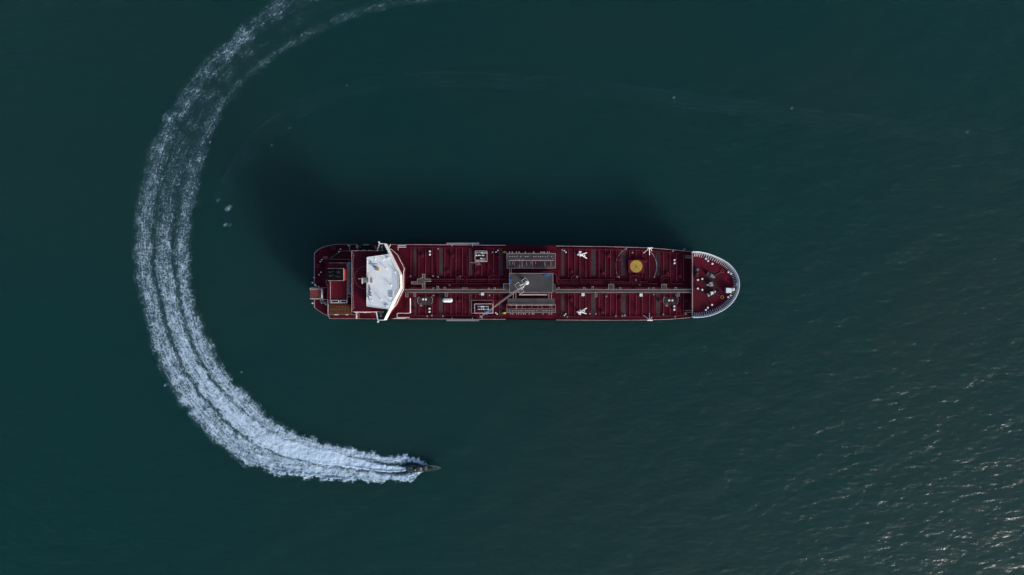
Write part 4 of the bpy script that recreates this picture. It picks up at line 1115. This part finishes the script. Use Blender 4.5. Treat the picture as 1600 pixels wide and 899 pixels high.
MB().box(mc.x + .5, mc.x + .95, mc.y - 1.6, mc.y + 1.9, mz + 9.0, mz + 9.35).build('radar_scanner', 'white_paint', mast)
MB().tube((mc.x, mc.y - 3.2, mz + 8.0), (mc.x, mc.y + 3.2, mz + 8.0), .1, 6).build('yard', 'rail_grey', mast)
MB().tube((mc.x - 4.0, mc.y + .6, mz + 7.6), (mc.x + 2.6, mc.y + .6, mz + 7.6), .09, 6).build('yard', 'rail_grey', mast)
for dx, dy in ((-3, .6), (0, -3), (0, 3), (2.4, .6), (-1.6, -.9), (-1.8, .9)):
    MB().tube((mc.x + dx, mc.y + dy, mz + 6), (mc.x + dx, mc.y + dy, mz + 9.4), .07, 5).build('whip_aerial', 'rail_grey', mast)
arc_strip(572, 434, 4.7, 90, 270, Z2 + .03, .07, blk, 'edge_grey', 'deck_line', 24)

# ------------------------------------------------------------------ engine casing, funnel and stern
Z4 = DECK + 8.4
cas = MB().pbox(513, 410.6, 542.6, 474.5, DECK - .1, Z4).build('engine_casing', 'casing_red', ship)
railing([(513.5, 411), (542.4, 411), (542.4, 474), (516, 474), (516, 440.5)], Z4, cas, r=.075)
for px0, px1 in ((517.5, 529.6), (531.8, 542)):
    s = MB().pbox(px0, 469.2, px1, 473.4, Z4 - .02, Z4 + .35).build('skylight', 'white_paint', cas)
    MB().pbox(px0 + .8, 469.9, px1 - .8, 472.8, Z4 + .34, Z4 + .37).build('pane', 'window_glass', s)
# sunken dark deck and walkway between casing and house
MB().pbox(508, 405, 513.2, 437, DECK - .1, DECK + 5.8).build('aft_house', 'house_red', ship)
MB().pbox(543.4, 409.5, 550.6, 462, DECK - .1, DECK + 4).build('cross_alley', 'gangway_grey', ship)
MB().pbox(543.6, 410.5, 546.6, 460, DECK + 7, DECK + 7.2).build('alley_walkway', 'gangway_grey', cas)
railing([(545.2, 411), (545.2, 459.5)], DECK + 7.5, cas, r=.16, mid=False)
railing([(544, 419), (552, 419)], Z2 - 3, blk, r=.06, mid=False); railing([(542, 459.5), (552, 459.5)], Z2 - 3, blk, r=.09, mid=False); railing([(543, 464), (552, 464)], Z2 - 3, blk, r=.09, mid=False)
Z5 = Z4 + 6.4
fun = MB().pprism([(511.3, 420.4), (513, 420), (535, 420), (536, 421), (536, 437), (535, 438), (513, 438), (511.3, 437.2)], Z4 - 2, Z5).build('funnel', 'funnel_red', ship)
MB().pprism([(511.1, 419.8), (536.1, 419.8), (536.1, 438.2), (511.1, 438.2)], Z5 - 1.2, Z5 + .05).build('funnel_top', 'black_paint', fun)
for px, py, r in ((528.6, 425.5, .55), (526.5, 431, .35), (516, 425.4, .4), (516, 431, .35), (520, 430, .25), (529.5, 432.5, .3), (521, 424.5, .25)):
    c = P(px, py, Z5)
    e = MB().lathe((c[0], c[1], Z5), [(r, 0), (r, 1.3), (r * .75, 1.3), (r * .75, .4)], 12).build('exhaust_pipe', 'dark_steel', fun, smooth=True)
MB().pbox(536.4, 419.4, 537.2, 438.6, Z5 - .4, Z5 + .1).build('rim_strip', 'rail_grey', fun)
railing([(512, 419.6), (536.6, 419.6)], Z5 - .6, fun, r=.05, mid=False); railing([(512, 438.6), (536.6, 438.6)], Z5 - .6, fun, r=.08, mid=False)
# poop levels
poop = DECK + 3.0
pd_ = MB().pprism([(512, 405.5), (550, 392.5), (551, 404), (548, 409), (513, 409)], DECK - .1, poop).build('poop_house', 'house_red', ship)
railing([(511, 407), (533, 392.4), (549, 392.4)], poop, pd_, r=.06, mid=False)
railing([(511.5, 410.4), (511.5, 405.6), (548, 405.6)], poop, pd_, r=.06, mid=False)
sd_ = MB().pprism([(512.5, 476), (549, 476), (549, 491), (512.5, 491)], DECK - .1, poop + 1).build('starboard_poop_deck', 'buff_deck', ship)
vd = MB(); vd.lathe((0, 0, 0), [(.16, -.05), (.16, .25), (.05, .3)], 6); vdm = vd.mesh('deck_fitting', 'fitting_buff')
for i in range(13):
    for j in range(5):
        px = 517 + i * 2.3; py = 479.5 + j * 2.15
        if px < 526 and py < 481: continue
        inst('deck_fitting', vdm, P(px + random.uniform(-.25, .25), py + random.uniform(-.25, .25), poop + 1), sd_)
railing([(512.5, 475), (512.5, 491.3), (549, 491.3), (557, 492), (557, 487.8)], poop + 1, sd_, r=.08)
MB().pbox(522, 491.6, 527.5, 492.6, poop, poop + 1.4).build('life_ring_locker', 'white_paint', sd_)
MB().pbox(540, 491.8, 543, 492.6, poop, poop + 1.3).build('life_ring_locker', 'white_paint', sd_)
# starboard and port embarkation strips beside the house
es = MB().pprism([(513.5, 492.3), (556, 492.3), (556, 498), (514, 497.4)], DECK - .1, DECK + 1.2).build('side_deck', 'casing_red', ship)
railing([(513, 491.8), (514.6, 498), (556.5, 498.2), (588, 498.4)], DECK + 1.2, es, r=.08)
MB().pbox(557, 488.5, 560, 498, DECK - .1, DECK + 3).build('raft_rack', 'buff_deck', ship)
MB().pbox(556.2, 489, 557.6, 498.4, DECK - .1, DECK + 3.4).build('ladder_post', 'white_paint', ship)
railing([(553, 487.8), (588, 487.8)], Z1 + 2, blk, r=.12, mid=False, m='white_paint'); railing([(548, 392), (588, 392)], Z1 + 2, blk, r=.10, mid=False)
for px, py in ((562, 488), (568, 488.6), (574, 488.2), (555, 489), (566, 391), (575, 391.4), (556, 391.6)):
    MB().pbox(px, py - .6, px + 3.5, py + .6, Z1, Z1 + 3).build('life_raft', 'rail_grey', ship)
# rescue boat in its davit on the port side
rb = MB(); zz = DECK + 2.2
hull_p = [(559, 384.9), (562, 382.6), (580, 382.4), (585, 383.6), (586.5, 385.2), (585, 386.8), (580, 388), (562, 387.8)]
rb.pprism(hull_p, zz - 1.4, zz)
rbo = rb.build('rescue_boat', 'dark_steel', ship)
MB().pprism(scale_poly(hull_p, .72), zz - .2, zz + .15).build('cockpit', 'black_paint', rbo)
MB().pbox(567.5, 381.8, 576.5, 383.6, zz + .1, zz + 1.0).build('canopy', 'steel_grey', rbo)
for px in (559, 587):
    MB().path([P(px, 390.4, DECK - .1), P(px, 389.6, DECK + 3.6), P(px, 384, DECK + 4.2)], .16, 6).build('davit', 'rail_grey', rbo)
railing([(545.5, 392), (547.5, 381.9), (556, 381.9)], DECK, ship, r=.08)
MB().pbox(556, 381.6, 558.2, 388, DECK - .1, DECK + 2).build('winch_house', 'steel_grey', ship)
c = P(606.6, 384.6, DECK + 2)
MB().lathe((c[0], c[1], DECK), [(.4, -.1), (.4, 1.2), (.85, 1.4), (.85, 1.9), (.3, 2.1)], 12).build('mushroom_vent', 'ramp_red', ship, smooth=True)
# stern rail and lifeboat ramp
railing([(545, 381.9), (526, 382), (513, 384), (503, 387), (495.4, 391.4), (491, 396.2), (491, 447)], DECK, ship, r=.085)
railing([(491, 470), (491, 480.4), (495.4, 484.2), (503, 489.2), (513, 494.2), (515.5, 497.4)], DECK, ship, r=.085)
railing([(510.5, 409), (510.5, 412), (509.4, 440), (512, 449), (512, 492)], DECK + 3, ship, r=.07)
ramp = MB(); ra = DECK + 3.0
for s, y in ((1, 451.4), (-1, 467.2)):
    pass
rmp = MB().pprism([(485, 453), (503, 453), (503, 465.6), (485, 465.6)], ra - .25, ra).build('lifeboat_ramp', 'ramp_red', ship)
for y in (451.6, 466.6):
    MB().tube(P(484, y, ra), P(505, y, ra + .3), .2, 6).build('launch_rail', 'rail_grey', rmp)
MB().pbox(501.8, 451.6, 503.6, 466, ra - .2, ra + .8).build('cross_head', 'white_paint', rmp)
railing([(484.6, 451), (484.6, 453)], ra, rmp, r=.1); railing([(485, 449.6), (511, 449.6)], ra, rmp, r=.06, mid=False); railing([(485, 468.2), (511, 468.2)], ra, rmp, r=.06, mid=False); railing([(503.4, 452.4), (487, 452.4)], ra, rmp, r=.09, mid=False)
for px in (488, 495, 501):
    for y in (452.4, 466):
        MB().tube(P(px + 3, y, DECK - .1), P(px, y, ra - .2), .18, 6).build('strut', 'ramp_red', rmp)
for px in np.arange(487, 501, 2.2):
    MB().pbox(px, 454, px + .5, 464.8, ra - .02, ra + .06).build('roller', 'buff_deck', rmp)
# mooring winches at the stern
for px, py, m1 in ((509, 403, 'ramp_red'), (508, 473, 'steel_grey'), (497, 416, 'pipe_red'), (498, 440, 'pipe_red'), (521, 388, 'pipe_red')):
    c = P(px, py, DECK); e = MB().box(c[0] - 1.1, c[0] + 1.1, c[1] - .7, c[1] + .7, DECK - .1, DECK + .25).build('mooring_winch', 'dark_steel', ship)
    MB().tube((c[0] - .8, c[1], DECK + .8), (c[0] + .5, c[1], DECK + .8), .5, 12).build('drum', m1, e, smooth=True)
    MB().box(c[0] + .5, c[0] + 1.0, c[1] - .5, c[1] + .5, DECK + .2, DECK + 1.3).build('gear_case', m1, e)
for px, py in ((509.6, 476), (491.5, 434), (488.6, 442), (488, 459), (488.6, 474), (493, 445), (545, 384), (504.6, 470)):
    inst('roller_fairlead', cap_me, P(px, py, DECK), ship, scale=(.6, .6, .9))

# ================================================================== THE PATROL BOAT
boat = empty('patrol_boat', (0, 0, 0))
tag(boat, 'small grey green patrol boat at the head of the white wake', 'boat')
# built pointing along +x, stern at x = 0, then turned and placed
BL = 15.2
st_x = [0, 1.5, 4, 7, 9.5, 11.5, 13.2, 14.4, 15.2]
hw_d = [1.50, 1.56, 1.60, 1.60, 1.50, 1.22, .80, .38, .03]
hw_w = [1.30, 1.32, 1.32, 1.25, 1.02, .66, .30, .08, .01]
zd = [1.05, 1.05, 1.08, 1.15, 1.28, 1.42, 1.56, 1.66, 1.72]
zk = [-.5, -.5, -.5, -.45, -.32, -.05, .35, .85, 1.5]
v = []; m5 = 7
for x, d, w, z, k in zip(st_x, hw_d, hw_w, zd, zk):
    v += [(x, -d, z), (x, -d - .06, z - .18), (x, -w, (z + k) * .42), (x, 0, k), (x, w, (z + k) * .42), (x, d + .06, z - .18), (x, d, z)]
f = [(i * m5 + k, i * m5 + k + 1, (i + 1) * m5 + k + 1, (i + 1) * m5 + k) for i in range(len(st_x) - 1) for k in range(m5 - 1)] + [tuple(range(m5))]
MB().add(v, f).build('hull', 'boat_hull', boat, smooth=True)
dk = []
for x, d, z in zip(st_x, hw_d, zd): dk += [(x, -d + .02, z - .02), (x, d - .02, z - .02)]
o = MB().add(dk, [(2 * i, 2 * i + 2, 2 * i + 3, 2 * i + 1) for i in range(len(st_x) - 1)]).build('deck', 'boat_deck', boat)
if o.data.polygons[0].normal.z < 0: o.data.flip_normals()
for s in (-1, 1):
    MB().path([(x, s * (d + .02), z + .03) for x, d, z in zip(st_x, hw_d, zd)], .10, 5).build('rub_rail', 'boat_deck', boat)
MB().box(.35, 7.4, -1.2, 1.2, .98, 1.09).build('well_deck', 'boat_well', boat)
MB().box(.1, 2.4, -1.25, 1.25, 1.0, 1.75).build('engine_box', 'boat_hull', boat, bevel=.08)
for y in (-.62, .62):
    MB().box(.4, 2.1, y - .45, y + .45, 1.75, 1.82).build('engine_hatch', 'boat_well', boat)
cab = MB().prism([(4.6, -1.05, 1.0), (7.6, -1.05, 1.0), (7.6, 1.05, 1.0), (4.6, 1.05, 1.0)], [(4.7, -.92, 2.7), (7.0, -.92, 2.7), (7.0, .92, 2.7), (4.7, .92, 2.7)]).build('cabin', 'boat_well', boat)
MB().box(4.5, 7.1, -1.0, 1.0, 2.7, 2.8).build('roof', 'boat_hull', cab)
MB().prism([(7.62, -.9, 1.55), (7.62, .9, 1.55), (7.68, .9, 1.55), (7.68, -.9, 1.55)], [(7.10, -.8, 2.6), (7.10, .8, 2.6), (7.16, .8, 2.6), (7.16, -.8, 2.6)]).build('windscreen', 'window_glass', cab)
for x in (6.1, 6.7): MB().box(x - .05, x + .05, -.7, .75, 2.8, 2.95).build('roof_bar', 'white_paint', cab)
MB().lathe((3.75, -.45, 1.05), [(.3, 0), (.3, .7), (.38, .8), (.38, 1.0), (.1, 1.1)], 12).build('life_raft_canister', 'rail_grey', boat, smooth=True)
MB().box(5.2, 5.6, -.8, -.2, 2.8, 3.15).build('radar_dome', 'steel_grey', boat, bevel=.08)
for y in (-.8, .8): MB().tube((4.9, y, 2.7), (4.2, y, 4.6), .04, 5).build('whip_aerial', 'dark_steel', boat)
MB().box(3.0, 4.3, .25, 1.0, 1.05, 1.6).build('bench_seat', 'boat_well', boat, bevel=.05)
MB().box(2.7, 3.3, -1.0, .2, 1.05, 1.5).build('bench_seat', 'rubber', boat, bevel=.05)
tr = MB().prism([(7.9, -1.15, 1.1), (9.0, -1.1, 1.1), (9.0, 1.1, 1.1), (7.9, 1.15, 1.1)], [(8.0, -.95, 1.75), (9.0, -.9, 1.6), (9.0, .9, 1.6), (8.0, .95, 1.75)]).build('coach_roof', 'boat_deck', boat)
MB().prism([(9.2, -.75, 1.2), (11.2, -.62, 1.35), (11.7, 0, 1.4), (11.2, .62, 1.35), (9.2, .75, 1.2)], [(9.3, -.7, 1.52), (11.1, -.56, 1.62), (11.5, 0, 1.65), (11.1, .56, 1.62), (9.3, .7, 1.52)]).build('gun_well', 'rubber', boat)
MB().lathe((10.3, 0, 1.5), [(.3, 0), (.22, .5), (.34, .6), (.3, .9), (.05, 1.0)], 10).build('gun_mount', 'boat_hull', boat)
MB().tube((10.3, 0, 2.3), (11.8, 0, 2.4), .05, 6).build('gun_barrel', 'dark_steel', boat)
rl = MB(); hr = [(12.0, .95), (13.6, .60), (14.9, .12), (14.9, -.12), (13.6, -.60), (12.0, -.95)]
rl.path([(x, y, 2.3) for x, y in hr], .045, 5)
for x, y in hr: rl.tube((x, y, 1.4), (x, y, 2.3), .035, 4)
rl.build('bow_rail', 'rail_grey', boat)
MB().box(12.4, 13.0, -.3, .3, 1.45, 1.6).build('anchor_hatch', 'boat_well', boat)
for y in (-.6, .6):
    MB().box(-.55, .1, y - .25, y + .25, .0, .85).build('water_jet', 'dark_steel', boat, bevel=.05)
sx_, sy_ = PX(636.3, 1.2), PY(733.0, 1.2); bx_, by_ = PX(689.6, 1.5), PY(730.4, 1.5)
boat.location = (sx_, sy_, .12)
boat.rotation_euler = (0, math.radians(-1.6), math.atan2(by_ - sy_, bx_ - sx_))
boat.scale = (1, .88, 1)
